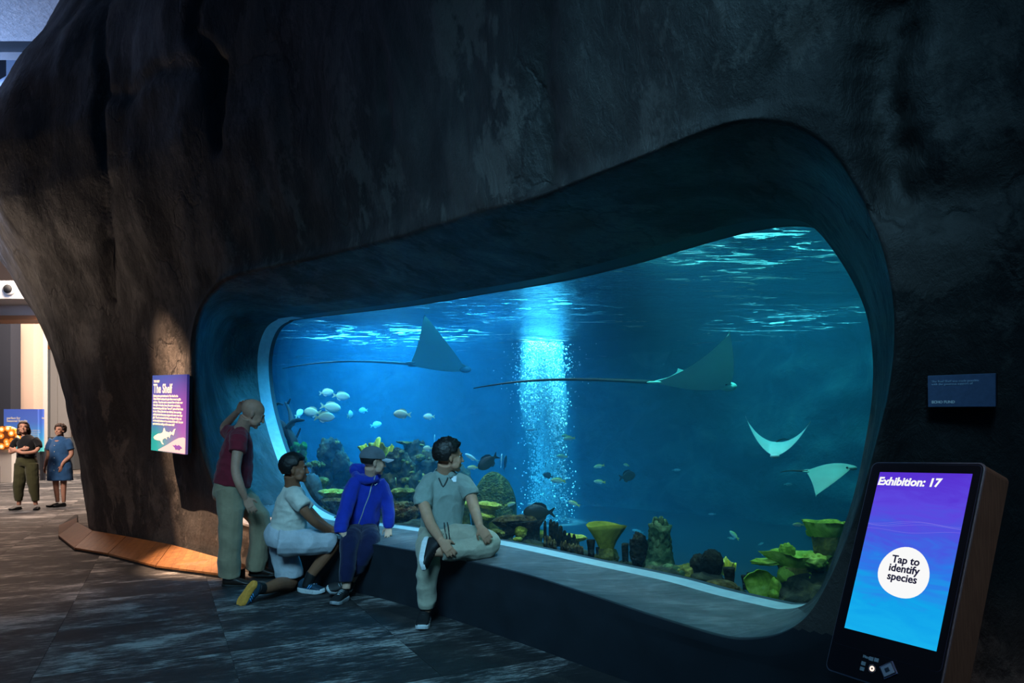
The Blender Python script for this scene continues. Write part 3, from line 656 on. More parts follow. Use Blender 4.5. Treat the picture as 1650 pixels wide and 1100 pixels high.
# ============================================================ FAR HALL
t = NT('sprayed_ceiling'); n_ = t.noise(t.co(), 9, 5, .7); t.bsdf(t.ramp(n_, (.3, (.34, .38, .44)), (.7, (.52, .56, .62))), .9, n_, .8, .08); M_CEIL = t.m
ce = box('ceiling', (-8, 8.2, 9.75), (34, 12.0, .3), M_CEIL); tag(ce, 'pale blue sprayed ceiling high above the hall', kind='structure')
M_HB = plain('hall_grey_paint', '#7f8892', .7); M_HW = plain('hall_white_paint', '#c4c2be', .6); M_HD = plain('hall_dark_cladding', '#2c2f38', .5)
M_HP = plain('hall_beige_paint', '#c3ab9b', .6); M_HO = plain('hall_wood_trim', '#a86d42', .5); M_HG = plain('hall_grey_panel', '#8a8f90', .6)
def pbox(name, x0, y0, x1, y1, Y, th, mat, parent=None, kind=None, label=None):
    a = px(x0, y0, Y); b = px(x1, y1, Y); o = box(name, ((a.x+b.x)/2, Y+th/2, (a.z+b.z)/2), (abs(b.x-a.x), th, abs(a.z-b.z)), mat, parent)
    if kind or label: tag(o, label, kind=kind)
    return o
fw = box('wall_far', (-18, 40, 12), (70, .3, 25), M_HP); tag(fw, 'pale far wall of the hall', kind='structure')
pbox('trim_1', -60, 60, 130, 84, 14.4, .3, M_HB, kind='structure', label='grey fascia under the edge of the ceiling')
pbox('wall_upper', -60, 82, 10, 250, 17.4, .2, M_HD, kind='structure', label='dark upper wall at the left edge')
def post(name, x0, y0, x1, y1, Y, th, mat, label, cat='column', grp=None): o = pbox(name, x0, y0, x1, y1, Y, th, mat); tag(o, label, cat, grp); return o
post('column', 10, 83, 43, 400, 16.6, .6, plain('blue_white_column', '#93a5c0', .6), 'wide pale blue column in the upper left corner')
post('steel_post', 42, 60, 56, 330, 14.9, .25, plain('steel_white', '#a2aec6', .5), 'slim white steel post just under the ceiling at upper left')
m = MB(); a, b = px(-20, 146, 14.5), px(60, 99, 14.5); m.add(tube([a, b], .055, 10)); o = m.build('brace', plain('brace_white', '#b8c8e0', .5)); tag(o, 'diagonal pale steel brace at upper left', 'brace')
m = MB(); P_ = [px(x, 82+2.6*math.sin(x*.12), 14.8) for x in range(-10, 60, 6)]; m.add(tube(P_, .018, 6)); o = m.build('cable', M_HD); tag(o, 'thin cable strung under the ceiling at upper left', 'cable')
o = pbox('duct', -80, 452, 60, 481, 19, 1.0, M_HW); o.name = 'casing'
du = empty('air_duct', o.location); tag(du, 'white air duct with a round outlet above the beige beam', 'duct'); o.parent = du; o.matrix_parent_inverse = Matrix.Translation(-du.location)
c = px(15, 466, 18.98); m = MB(); m.add(tube([c+Vector((0, .02, 0)), c-Vector((0, .06, 0))], .17, 24)); rn = m.build('outlet_ring', M_HW, du); m = MB(); m.add(tube([c-Vector((0, .061, 0)), c-Vector((0, .07, 0))], .125, 24)); m.build('outlet_hole', M_BLACK, rn)
post('beam', -80, 482, 120, 508, 20, .6, M_HP, 'wide beige beam below the air duct', 'beam'); post('beam_trim', -80, 508, 120, 515, 19.9, .7, M_HO, 'orange brown timber strip under the beige beam', 'beam')
post('dark_column', -80, 514, 17, 720, 24, .5, M_HD, 'dark clad column at the left edge behind the orange disc')
o = pbox('frame', 18, 538, 24, 668, 24.5, .2, M_BLACK); led = empty('light_column', o.location); tag(led, 'narrow black post with a green light strip', 'light'); o.parent = led; o.matrix_parent_inverse = Matrix.Translation(-led.location)
pbox('light_strip', 22, 542, 24.5, 666, 24.45, .03, emit('green_led', '#4fae74', .8), led)
post('beige_column', 31, 514, 54, 722, 25, .5, M_HP, 'beige square column behind the woman with crossed arms')
post('white_column', 54.5, 514, 62, 722, 25.4, .5, M_HW, 'narrow white column beside the beige square one')
for i, (a_, b_, nm) in enumerate(((63, 71, 'first'), (72, 80, 'second'), (81, 92, 'third'), (93, 110, 'fourth'))):
    post('wall_panel', a_, 515, b_, 706, 33, .2, M_HG if i < 2 else M_HW, f'{nm} tall grey-white wall panel right of the white column', 'panel')
post('timber_rail', 62, 556, 110, 562, 32.9, .1, M_HO, 'brown timber rail across the far wall panels', 'rail')
post('low_cabinet', 60, 704, 120, 756, 30, .8, plain('cabinet_grey', '#54595c', .5), 'long grey low cabinet against the far wall', 'cabinet')
def board(name, x0, y0, x1, y1, Y, label, head):
    a = px(x0, y0, Y); b = px(x1, y1, Y); c = (a+b)/2; e = empty(name, (c.x, Y, 0)); tag(e, label, 'sign')
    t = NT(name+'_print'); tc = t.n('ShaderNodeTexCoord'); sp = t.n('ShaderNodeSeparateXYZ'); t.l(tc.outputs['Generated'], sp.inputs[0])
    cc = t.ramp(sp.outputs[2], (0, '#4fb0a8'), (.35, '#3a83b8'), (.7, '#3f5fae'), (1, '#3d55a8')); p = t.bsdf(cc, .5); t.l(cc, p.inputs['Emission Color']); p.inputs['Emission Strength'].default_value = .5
    bx = box('panel', (c.x, Y, c.z), (b.x-a.x, .08, a.z-b.z), t.m, e)
    for s in (-1, 1): box('leg', (c.x+s*(b.x-a.x)*.38, Y+.06, b.z/2), (.06, .05, b.z), M_HD, e)
    M = Matrix.Translation((a.x+.1, Y-.045, a.z-.32)) @ Matrix.Rotation(math.pi/2, 4, 'X')
    text('heading', head, .10, M_PRT, M, e, .004, line=.9)
    if x1-x0 > 20:
        for k in (0, 1): text('body_text', '\n'.join(['The animals in this hall live where', 'land and water meet. Each one has', 'its own way of finding food and', 'shelter among roots and stones,', 'and every tide brings new things', 'to look for along the shore.']), .06, M_PRT, Matrix.Translation((k*.66, 0, -.38)) @ M @ Matrix.Diagonal((.5, 1, 1, 1)), e)
board('exhibit_board', 7.5, 659, 62, 728, 22, 'blue green exhibit text board behind the woman with crossed arms', 'perfect for\nSeasonal Results'); board('narrow_exhibit_board', 64, 659, 70, 727, 22.3, 'narrow blue exhibit board edge right of the wider one', 'in')
c = px(9, 705, 21); DC = empty('round_exhibit', (c.x, 21, 0)); tag(DC, 'round glowing orange and white patterned exhibit disc on a stand at the left edge', 'exhibit')
t = NT('tiger_patterned_disc'); tc = t.n('ShaderNodeTexCoord'); mp = t.n('ShaderNodeMapping'); t.l(tc.outputs['Object'], mp.inputs[0]); vo = t.n('ShaderNodeTexVoronoi'); vo.inputs['Scale'].default_value = 6.5; t.l(mp.outputs[0], vo.inputs['Vector'])
cc = t.ramp(vo.outputs['Distance'], (0, '#fff3dd'), (.3, '#f7d9a0'), (.42, '#e9902c'), (.62, '#d9701c'), (.7, '#5a2c10')); p = t.bsdf(cc, .5); t.l(cc, p.inputs['Emission Color']); p.inputs['Emission Strength'].default_value = .8
m = MB(); m.add(tube([Vector((c.x, 21.1, c.z)), Vector((c.x, 20.95, c.z))], .36, 32)); m.v = [Vector(((v.x-c.x)*1.15+c.x, v.y, v.z)) for v in m.v]; m.build('disc', t.m, DC, False)
box('stand', (c.x-.1, 21.2, (c.z-.3)/2), (.42, .2, c.z-.3), M_HW, DC); box('stand_base', (c.x-.35, 21.1, .25), (.22, .3, .5), M_HD, DC)
# ============================================================ REEF
def ypane(x): return 5.12/(1+1.151*(x-825)/F)
def tk(x, y, d): return px(x, y, ypane(x)+.35+d)
def ppm(x, d): return F/(ypane(x)+.35+d)     # pixels per metre there
def coral_mat(name, lo, mid, hi, sc=9, bump=.8, bd=.02, cells=0):
    t = NT(name); v = t.co(); n = t.noise(v, sc, 6, .65, .4); c = t.ramp(n, (.32, lo), (.5, mid), (.68, hi)); h = n
    if cells:
        vo = t.n('ShaderNodeTexVoronoi'); vo.inputs['Scale'].default_value = cells; t.l(v, vo.inputs['Vector']); h = t.mix(.6, n, vo.outputs['Distance'])
    t.bsdf(c, .85, h, bump, bd, spec=.15); return t.m
M_YEL = coral_mat('yellow_coral', '#8f8424', '#c2b040', '#e6d66a', 10, .8, .02, 55)
M_OLV = coral_mat('olive_coral', '#3c3a18', '#6d6528', '#a8984a', 9, .9, .03, 30)
M_BRN = coral_mat('brown_coral', '#2b2014', '#5b4526', '#94763f', 9, .9, .03, 34)
M_DRK = coral_mat('dark_sponge', '#10100c', '#241f16', '#3f3524', 14, .9, .02, 40)
M_GRN = coral_mat('lettuce_coral', '#5f7a1c', '#93ad34', '#c9d862', 8, .7, .02)
M_VAS = coral_mat('vase_sponge', '#5f5a18', '#948a26', '#b8ab3c', 7, .5, .01)
M_RCK = coral_mat('reef_rock', '#1a1c18', '#3b3a2c', '#6e6845', 5, 1, .05, 12)
M_GRY = coral_mat('grey_boulder', '#2e3438', '#4a5254', '#6a7370', 4, .9, .04)
M_TWR = coral_mat('knobby_coral', '#1c2c1c', '#3a4e30', '#7f8c5c', 8, 1, .03, 22)
_n = [0]
def blob_vf(c, r, amp=.18, fr=2.2, sub=4, seed=0, squash=0):
    bm = bmesh.new(); bmesh.ops.create_icosphere(bm, subdivisions=sub, radius=1); V = []
    for v in bm.verts:
        p = v.co.copy(); q = p*fr+Vector((seed*7.3, seed*3.1, seed*1.7)); d = 1+amp*(mnoise(q)+.6*mnoise(q*2.3)+.35*mnoise(q*5))
        p = p*d; V.append(Vector((c[0]+p.x*r[0], c[1]+p.y*r[1], c[2]+p.z*r[2])))
    f = [tuple(v.index for v in q.verts) for q in bm.faces]; bm.free(); return V, f
def plate_vf(c, rx, ry, th=.035, ruf=.12, lob=5, seed=0, tilt=0, dish=.0, n=40, m=8):
    """irregular coral plate, centre raised or dished, with thickness"""
    V = []; rs = random.Random(seed); ph = [rs.uniform(0, 6.28) for _ in range(4)]
    top = []; 
    for side in (1, -1):
        for j in range(m+1):
            u = j/m
            for k in range(n):
                a = 2*math.pi*k/n; R_ = 1+ruf*(math.sin(lob*a+ph[0])+.6*math.sin((lob*2+1)*a+ph[1])+.4*math.sin((lob*3+2)*a+ph[3]))*u*u
                x = rx*u*R_*math.cos(a); y = ry*u*R_*math.sin(a); z = dish*u*u+.25*ruf*rx*math.sin(lob*a+ph[2])*u**3
                z += side*th*.5*(1-u**6)*(1 if side > 0 else (1+1.5*(1-u)))+.012*mnoise(Vector((x*14+seed, y*14, 0)))*(1 if side > 0 else .3)
                V.append(Vector((c[0]+x, c[1]+y, c[2]+z-x*tilt)))
    f = []
    N = n*(m+1)
    for s in (0, 1):
        for j in range(m):
            for k in range(n):
                q = (s*N+j*n+k, s*N+j*n+(k+1) % n, s*N+(j+1)*n+(k+1) % n, s*N+(j+1)*n+k); f.append(q if s == 0 else q[::-1])
    for k in range(n): f.append((m*n+k, m*n+(k+1) % n, N+m*n+(k+1) % n, N+m*n+k)[::1])
    return V, f
def stem_vf(a, b, r0, r1, n=10):
    a = Vector(a); b = Vector(b); P_ = [a.lerp(b, t) for t in (0, .25, .5, .75, 1)]
    P_ = [p+Vector((.02*mnoise(p*5), .02*mnoise(p*6), 0)) for p in P_]
    return tube(P_, [r0, r0*.7+r1*.1, (r0+r1)*.36, r0*.1+r1*.6, r1], n)
def coral(name, label, cat, loc, group=None): e = empty(name, loc); return tag(e, label, cat, group)
def plate_coral(x, y, d, wpx, label, mat=M_YEL, stem=M_OLV, hstem=.35, dp=.8, **k):
    c = tk(x, y, d); s = ppm(x, d); rx = wpx/2/s; e = coral('plate_coral', label, 'coral', c-Vector((0, 0, hstem)))
    m = MB().add(plate_vf(c, rx, rx*dp, seed=x, **k)); m.build('plate', mat, e)
    m = MB().add(stem_vf(c-Vector((0, 0, hstem)), c-Vector((0, 0, .01)), rx*.85, rx*.62)); m.build('stem', stem, e); return e
def boulder(x, y, d, w, h, label, mat=M_RCK, name='reef_rock', amp=.2, fr=1.8, dp=None, sub=4, cat='rock'):
    c = tk(x, y, d); s = ppm(x, d); r = (w/2/s, (dp or w/2/s), h/2/s); o = MB().add(blob_vf(c, r, amp, fr, sub, x*.01)).build(name, mat); return tag(o, label, cat)
def tube_vf(a, b, r0, r1, wall=.3, n=14):
    a = Vector(a); b = Vector(b); ax = (b-a); P_ = [a.lerp(b, t) for t in (0, .3, .6, .85, .97, 1.0, .985, .9, .7)]
    R_ = [r0, r0*.9+r1*.05, (r0+r1)*.48, r1*.98, r1*1.03, r1*.92, r1*(1-wall), r1*(1-wall)*.8, .01]
    V, f = tube(P_, R_, n, True); 
    return [v+Vector((.008*mnoise(v*18), .008*mnoise(v*18+Vector((5, 0, 0))), 0)) for v in V], f
# ---- long low ledges of rock right behind the pane
for i, (x, y, d, w_, h_, lb) in enumerate([
    (500, 838, .55, 90, 60, 'low dark reef rock at the lower left corner of the window'), (585, 850, .5, 110, 60, 'dark reef rock ledge behind the boy in the blue jacket'),
    (680, 866, .5, 120, 70, 'dark reef rock ledge behind the young man'), (770, 880, .5, 120, 60, 'low reef rock ledge under the yellow table corals'),
    (850, 898, .5, 110, 66, 'low reef rock under the dark overhanging table coral'), (930, 916, .42, 110, 60, 'low reef rock below the pillar corals'),
    (1000, 930, .4, 100, 62, 'low reef rock below the vase sponge'), (1070, 945, .38, 110, 84, 'low green reef rock at the foot of the knobby coral tower'),
    (1150, 968, .34, 110, 66, 'low reef rock below the grainy brown coral mound'), (1240, 985, .32, 120, 66, 'low reef rock below the round shell-like coral'), (1310, 960, .5, 120, 90, 'dark teal reef rock in the lower right corner of the window')]):
    boulder(x, y+6, d, w_, h_, lb, amp=.22, fr=2.4)
# ---- left mounds
def mound(x, y, d, parts, label, mat=M_RCK):
    s = ppm(x, d); c0 = tk(x, y, d); e = coral('coral_mound', label, 'rock', (c0.x, c0.y, -.3)); 
    m = MB(); m2 = MB()
    for k, (a, b, w_, h_, dd) in enumerate(parts):
        c = tk(a, b, d+dd); ss = ppm(a, d+dd); m.add(blob_vf(c, (w_/2/ss, w_/2/ss*.9, h_/2/ss), .3, 2.3, 4, k+a*.01))
        for q in range(3):
            an = RNG.uniform(0, 6.28); p = c+Vector((w_/2/ss*.7*math.cos(an), -w_/2/ss*.5, h_/2/ss*RNG.uniform(.1, .8))); r_ = w_/2/ss*RNG.uniform(.18, .34); m2.add(blob_vf(p, (r_, r_, r_*.8), .3, 2.5, 2, q+a*.03))
    m.build('rock', mat, e); tag(m2.build('coral_knobs', M_OLV, e), kind='stuff'); return e
mound(535, 760, 1.5, [(533, 735, 40, 60, 0), (548, 752, 30, 50, -.1), (522, 775, 40, 60, 0), (540, 800, 70, 80, 0), (563, 770, 34, 50, .2), (575, 810, 50, 70, .1)], 'tall knobby brown coral mound rising at the left between the two boys')
mound(645, 790, 1.2, [(640, 748, 34, 50, 0), (626, 770, 36, 60, 0), (655, 765, 30, 60, .1), (640, 800, 60, 80, 0), (668, 800, 40, 80, .2), (600, 790, 40, 60, .2), (612, 815, 50, 60, 0)], 'craggy brown coral mound behind the boy in the cap', M_RCK)
mound(690, 780, 1.9, [(672, 745, 44, 70, 0), (700, 760, 56, 70, .1), (690, 800, 80, 90, 0), (735, 790, 50, 80, .2)], 'dark rock pillar behind the head of the young man')
plate_coral(662, 714, 1.85, 42, 'flat brown coral plate on the rock pillar left of the young man', M_OLV, M_RCK, .25, ruf=.16, tilt=.12)
plate_coral(575, 752, 1.5, 28, 'small dark flat coral plate left of the cap', M_DRK, M_RCK, .2, ruf=.12)
# bushy coral on a stem
e = coral('bushy_coral', 'bushy olive coral head on a dark stem beside the kneeling boy', 'coral', tk(508, 800, .9)); m = MB(); rs = random.Random(3)
for k in range(46):
    a = rs.uniform(0, 6.28); r = math.sqrt(rs.random()); s = ppm(508, .9); c = tk(508, 750, .9)+Vector((r*15/s*math.cos(a), r*13/s*math.sin(a), 6/s*(1-r*r)*rs.uniform(.2, 1.1))); m.add(blob_vf(c, (2.8/s, 2.8/s, 3.2/s), .35, 3, 2, k))
m.build('crown', M_OLV, e); MB().add(stem_vf(tk(505, 805, .9), tk(508, 752, .9), .07, .045)).build('stem', M_DRK, e)
boulder(502, 800, .45, 36, 74, 'grey boulder behind the kneeling boy', M_GRY, 'grey_boulder', .16, 1.4)
plate_coral(518, 775, .75, 24, 'small round olive coral plate above the bigger plate by the kneeling boy', M_OLV, M_OLV, .25, ruf=.06, th=.09)
plate_coral(536, 793, .7, 42, 'broad pale olive coral plate left of the blue jacket', M_YEL, M_OLV, .25, ruf=.08, th=.08)
plate_coral(536, 806, .66, 40, 'brown lower coral plate left of the blue jacket', M_BRN, M_DRK, .2, ruf=.06, th=.08)
# folded yellow coral behind the cap
def ruffled(x, y, d, w_, h_, label, mat, folds=3, seed=1, lean=0, name='ruffled_coral', yawd=0, amp=.2, stem=True):
    c = tk(x, y, d); s = ppm(x, d); W_, H_ = w_/s, h_/s; e = coral(name, label, 'coral', c-Vector((0, 0, H_/2))); V = []; n, m_ = 44, 14; rs = random.Random(seed); p0 = rs.uniform(0, 6)
    Rz = Matrix.Rotation(R(yawd), 3, 'Z')
    for side in (-1, 1):
        for i in range(n+1):
            for j in range(m_+1):
                u = i/n*2-1; v = j/m_; spread = .35+.65*v**.7
                xx = W_/2*u*spread; rim = 1+.14*math.sin(folds*2.3*u+p0)+.07*math.sin(folds*6*u+p0)
                zz = -H_/2+H_*v*rim*(1-.35*u*u*(1 if not lean else .4)); yy = amp*W_*v*v*math.sin(folds*math.pi*u+p0)+.10*W_*v*v*math.sin(folds*2.4*math.pi*u)-lean*W_*v*v
                th = .010+.012*(1-v); q = Rz @ Vector((xx, yy+side*th, zz)); V.append(c+q+Vector((0, 0, .01*mnoise(Vector((xx*20, zz*20, seed))))))
    N_ = (n+1)*(m_+1); f = []
    for s_ in (0, 1):
        for a in range(n):
            for b in range(m_):
                q = (s_*N_+a*(m_+1)+b, s_*N_+(a+1)*(m_+1)+b, s_*N_+(a+1)*(m_+1)+b+1, s_*N_+a*(m_+1)+b+1); f.append(q if s_ == 0 else q[::-1])
    for a in range(n): q = a*(m_+1)+m_; f.append((q, q+m_+1, q+m_+1+N_, q+N_))
    for a in (0, n):
        for b in range(m_): q = a*(m_+1)+b; f.append((q, q+1, q+1+N_, q+N_))
    MB().add((V, f)).build('blade', mat, e)
    if stem: MB().add(stem_vf(c-Vector((0, 0, H_/2+.22)), c-Vector((0, 0, H_*.3)), W_*.2, W_*.13)).build('stem', M_RCK, e)
    return e
M_YL2 = coral_mat('bright_folded_coral', '#a89a20', '#dccb3a', '#fff08a', 8, .7, .02)
ruffled(608, 728, 1.0, 60, 34, 'bright yellow folded coral just behind the grey cap', M_YL2, 3, 4)
plate_coral(649, 792, .8, 40, 'flat olive coral plate between the blue jacket and the young man', M_OLV, M_RCK, .25, ruf=.06, th=.08)
boulder(650, 826, .55, 46, 36, 'rounded brown coral rock low between the blue jacket and the young man', M_BRN, 'coral_rock', .3, 2.6)
# dome
c = tk(796, 828, 1.3); s = ppm(796, 1.3); o = MB().add(blob_vf(c, (37/s, 37/s, 68/s), .03, 1.6, 5, 3)).build('brain_coral', coral_mat('brain_coral', '#2e3a1e', '#4f5a2c', '#8c8a48', 12, 1, .03, 45)); tag(o, 'big domed brain coral right of the young man', 'coral')
plate_coral(789, 813, .75, 42, 'round yellow table coral in front of the domed coral', M_YEL, M_OLV, .3, ruf=.03, th=.05, tilt=.10)
plate_coral(748, 812, .8, 34, 'yellow table coral partly behind the arm of the young man', M_YEL, M_OLV, .3, ruf=.05, th=.05)
plate_coral(778, 831, .62, 34, 'smaller yellow coral plate below the round table coral', M_YEL, M_OLV, .25, ruf=.1, th=.05, tilt=.15)
e = plate_coral(832, 838, .6, 74, 'dark brown overhanging table coral on a thick trunk', M_BRN, M_DRK, .1, ruf=.08, th=.09, tilt=-.04, dp=.45)
MB().add(stem_vf(tk(852, 885, .6), tk(848, 840, .6), .13, .17)).build('trunk', M_DRK, e)
plate_coral(823, 833, .95, 14, 'tiny yellow coral on top of the dark table coral', M_YEL, M_OLV, .1, ruf=.1, th=.04)
boulder(840, 856, .45, 20, 20, 'round yellow coral lump left of the thick dark trunk', M_YEL, 'coral_lump', .2, 3, sub=3, cat='coral')
plate_coral(808, 858, .42, 36, 'low olive coral plate left of the round yellow lump', M_OLV, M_RCK, .15, ruf=.1, th=.05, tilt=.2)
plate_coral(834, 868, .3, 16, 'tiny pale coral plate at the sill under the dark table coral', M_YEL, M_RCK, .1, ruf=.05, th=.03)
plate_coral(868, 859, .75, 24, 'small yellow coral plate left of the pillar corals', M_YEL, M_OLV, .2, ruf=.08, th=.05)
plate_coral(926, 864, .62, 38, 'flat yellow coral plate right of the pillar corals', M_YEL, M_OLV, .2, ruf=.12, th=.04, tilt=.12)
# pillars
e = coral('pillar_coral', 'cluster of dark upright pillar corals in front of the bubbles', 'coral', tk(895, 880, .5)); rs = random.Random(5)
for (x, y0, y1, r) in [(878, 838, 880, 2.6), (887, 836, 880, 3.2), (892, 839, 880, 3.4), (897, 841, 880, 3.0), (903, 846, 880, 3.6), (909, 854, 882, 3.2), (918, 858, 888, 3.0), (925, 860, 890, 3), (913, 862, 888, 2.6)]:
    s = ppm(x, .5); a = tk(x, y1, .5); b = tk(x+rs.uniform(-1, 1), y0, .5); MB().add(tube([a, a.lerp(b, .4), a.lerp(b, .8), a.lerp(b, .96), b], [r/s*1.05, r/s, r/s*.95, r/s*.7, r/s*.2], 9)).build('pillar', M_DRK, e)
m = MB()
for k in range(44):
    x = rs.uniform(874, 938); y0 = 862+(x-877)*.30+rs.uniform(-2, 7); d = rs.uniform(.3, .5); s = ppm(x, d); a = tk(x, y0+16, d); b = tk(x, y0, d); r = rs.uniform(1.6, 2.6)/s; m.add(tube([a, a.lerp(b, .8), b], [r, r, r*.4], 7))
tag(m.build('short_pillars', M_BRN, e), kind='stuff')
# vase sponge
def vase(x, y0, y1, w0, w1, d, label, mat, lob=3, seed=0):
    s = ppm(x, d); a = tk(x, y1, d); H_ = (y1-y0)/s; e = coral('vase_sponge', label, 'sponge', a); n = 56; V = []; prof = [(0, .9, 0), (.12, .8, 0), (.3, .95, 0), (.5, 1.25, .0), (.7, 1.75, .05), (.86, 2.2, .12), (1, 2.6, .22), (.985, 2.5, .22), (.84, 2.0, .12), (.6, 1.3, .05), (.4, .9, 0), (.3, .05, 0)]
    k0 = w0/2/s/.9; kk = (w1/2/s)/(2.6*k0)
    for (t_, r, lo) in prof:
        for k in range(n):
            q = 2*math.pi*k/n; g = 1+lo*.5*math.cos(lob*q+seed)+.02*math.sin(14*q)*(t_ > .2); rr = r*k0*(1+(kk-1)*t_)*g; V.append(Vector((a.x+rr*math.cos(q), a.y+rr*.7*math.sin(q), a.z+H_*t_*(1+lo*.25*math.cos(lob*q+seed)))))
    MB().add((V, grid_faces(len(prof), n, cv=True))).build('cup', mat, e)
    MB().add(blob_vf(a, (w0/s*.8, w0/s*.8, .08), .3, 2, 3, seed)).build('holdfast', M_OLV, e); return e
vase(977, 845, 897, 24, 70, .5, 'large yellow-olive vase sponge with a lobed rim near the middle of the sill', M_VAS, 2, 2.6)
def tubes(name, label, lst, d, mat=M_DRK):
    e = coral(name, label, 'sponge', tk(lst[0][0], lst[0][2], d))
    for (x, y0, y1, r) in lst:
        s = ppm(x, d); MB().add(tube_vf(tk(x+1, y1, d), tk(x, y0, d), r*.8/s, r/s)).build('tube', mat, e)
    return e
tubes('tube_sponge', 'pair of dark tube sponges left of the vase sponge', [(952, 869, 897, 6), (963, 881, 900, 3.2)], .42)
tubes('tube_sponge', 'dark tube sponge right of the vase sponge', [(1007, 875, 912, 6)], .42)
tubes('tube_sponge', 'short dark tube sponges left of the round shell-like coral', [(1199, 926, 950, 4.5), (1207, 922, 950, 4)], .4)
tubes('tube_sponge', 'dark ribbed tube sponge right of the dark heart-shaped sponge', [(1175, 914, 944, 9.5)], .3)
# knobby tower
e = coral('knobby_coral', 'tall green knobby coral tower right of the vase sponge', 'coral', tk(1063, 912, .5)); m = MB(); rs = random.Random(11)
for k in range(60):
    t_ = k/59; h = t_; an = k*2.4; wv = 20*(1-.25*h)*(1 if h < .8 else 1-(h-.8)*2.6); x = 1063+wv*math.cos(an)*.85; y = 912-74*h+rs.uniform(-2, 2); s = ppm(1063, .5)
    c = tk(1063, y, .5)+Vector((wv*math.cos(an)*.9/s, wv*math.sin(an)*.8/s, 0)); r = rs.uniform(4.2, 6.6)/s; m.add(blob_vf(c, (r*.8, r*.8, r*1.5), .3, 2.4, 2, k))
m.add(stem_vf(tk(1063, 915, .5), tk(1063, 845, .5), .13, .09)); m.build('tower', M_TWR, e)
MB().add(blob_vf(tk(1029, 886, .45), (.065, .06, .13), .25, 2.2, 4, 3)).build('side_lobe', M_DRK, e)
for k, (x, y, r) in enumerate([(1077, 918, .05), (1090, 921, .045), (1052, 916, .06), (1100, 925, .04)]): MB().add(blob_vf(tk(x, y, .36), (r, r, r*.9), .2, 2, 3, k)).build('knob', M_TWR, e)
e = coral('heart_sponge', 'dark heart-shaped double sponge at the lower right', 'sponge', tk(1140, 932, .4)); MB().add(blob_vf(tk(1127, 912, .42), (.062, .06, .085), .14, 2.2, 4, 1)).add(blob_vf(tk(1147, 906, .4), (.075, .07, .092), .12, 2.2, 4, 2)).build('lobes', M_DRK, e); MB().add(blob_vf(tk(1140, 932, .4), (.11, .1, .05), .2, 2, 3, 7)).build('base', M_RCK, e)
ruffled(1172, 914, .6, 34, 26, 'pale yellow ruffled coral right of the dark heart-shaped sponge', M_YL2, 2, 7, stem=False)
boulder(1108, 924, .42, 44, 30, 'yellowish rock left of the dark heart-shaped sponge', M_OLV, 'coral_rock', .25, 2.4)
boulder(1160, 950, .14, 64, 34, 'grainy brown coral mound against the sill', M_BRN, 'grainy_coral', .06, 2, dp=.1, cat='coral')
# right-hand lettuce corals
def shell(x, y, d, w_, h_, label):
    c = tk(x, y, d); s = ppm(x, d); e = coral('shell_coral', label, 'coral', c-Vector((0, 0, h_/2/s))); V = []; n, m_ = 40, 12
    ax = Vector((.8, .6, 0)).normalized()
    for side in (-1, 1):
        for j in range(m_+1):
            for k in range(n):
                a = 2*math.pi*k/n; u = j/m_; R_ = 1+.05*math.sin(5*a)+.03*math.sin(11*a+1); xx = w_/2/s*u*R_*math.cos(a); zz = h_/2/s*u*R_*math.sin(a); yy = .09*(u*u-.5)+.05*math.cos(a)*u+side*.007+.008*mnoise(Vector((xx*16, zz*16, 2)))
                V.append(c+Vector((xx, -yy+zz*.25, zz)))
    N_ = n*(m_+1); f = [tuple((s_*N_+i for i in q)) for s_ in (0, 1) for q in [(j*n+k, j*n+(k+1) % n, (j+1)*n+(k+1) % n, (j+1)*n+k) for j in range(m_) for k in range(n)]]
    f += [(m_*n+k, m_*n+(k+1) % n, N_+m_*n+(k+1) % n, N_+m_*n+k) for k in range(n)]
    MB().add((V, f)).build('disc', M_GRN, e)
    MB().add(blob_vf(c+Vector((w_*.32/s, -.08, -.02)), (.028, .03, h_*.42/s), .2, 2, 3, 3)).build('fold', M_GRN, e); return e
shell(1224, 940, .22, 48, 46, 'round green shell-like coral by the lower right sill')
boulder(1246, 958, .16, 17, 18, 'small green coral lump right of the shell-like coral', M_GRN, 'coral_lump', .2, 2.5, sub=3, cat='coral')
e = plate_coral(1286, 908, .5, 96, 'wide green lettuce coral at the lower right of the window', M_GRN, M_OLV, .3, ruf=.16, th=.05, dish=.07, lob=4, tilt=.05)
MB().add(blob_vf(tk(1268, 889, .5), (.048, .05, .055), .32, 2.6, 4, 2)).build('top_knob', M_GRN, e); MB().add(blob_vf(tk(1266, 926, .42), (.055, .05, .055), .25, 2.2, 3, 5)).build('neck', M_GRN, e)
MB().add(blob_vf(tk(1236, 905, .42), (.10, .07, .022), .2, 2.2, 4, 6)).build('finger', M_GRN, e); MB().add(blob_vf(tk(1312, 903, .45), (.08, .07, .045), .3, 2.4, 4, 8)).build('fold', M_GRN, e)
e = plate_coral(1330, 860, .6, 70, 'green and brown cupped coral at the right edge of the window', M_GRN, M_OLV, .55, ruf=.10, th=.06, dish=.08, lob=5)
for k, (x, y, r) in enumerate([(1316, 853, .045), (1332, 850, .055), (1345, 848, .05), (1308, 858, .035)]): MB().add(blob_vf(tk(x, y, .6), (r, r, r*.8), .3, 2.4, 3, k)).build('knob', M_GRN, e)
ruffled(1308, 940, .45, 34, 24, 'small green leafy coral in the lower right corner', M_GRN, 3, 9)
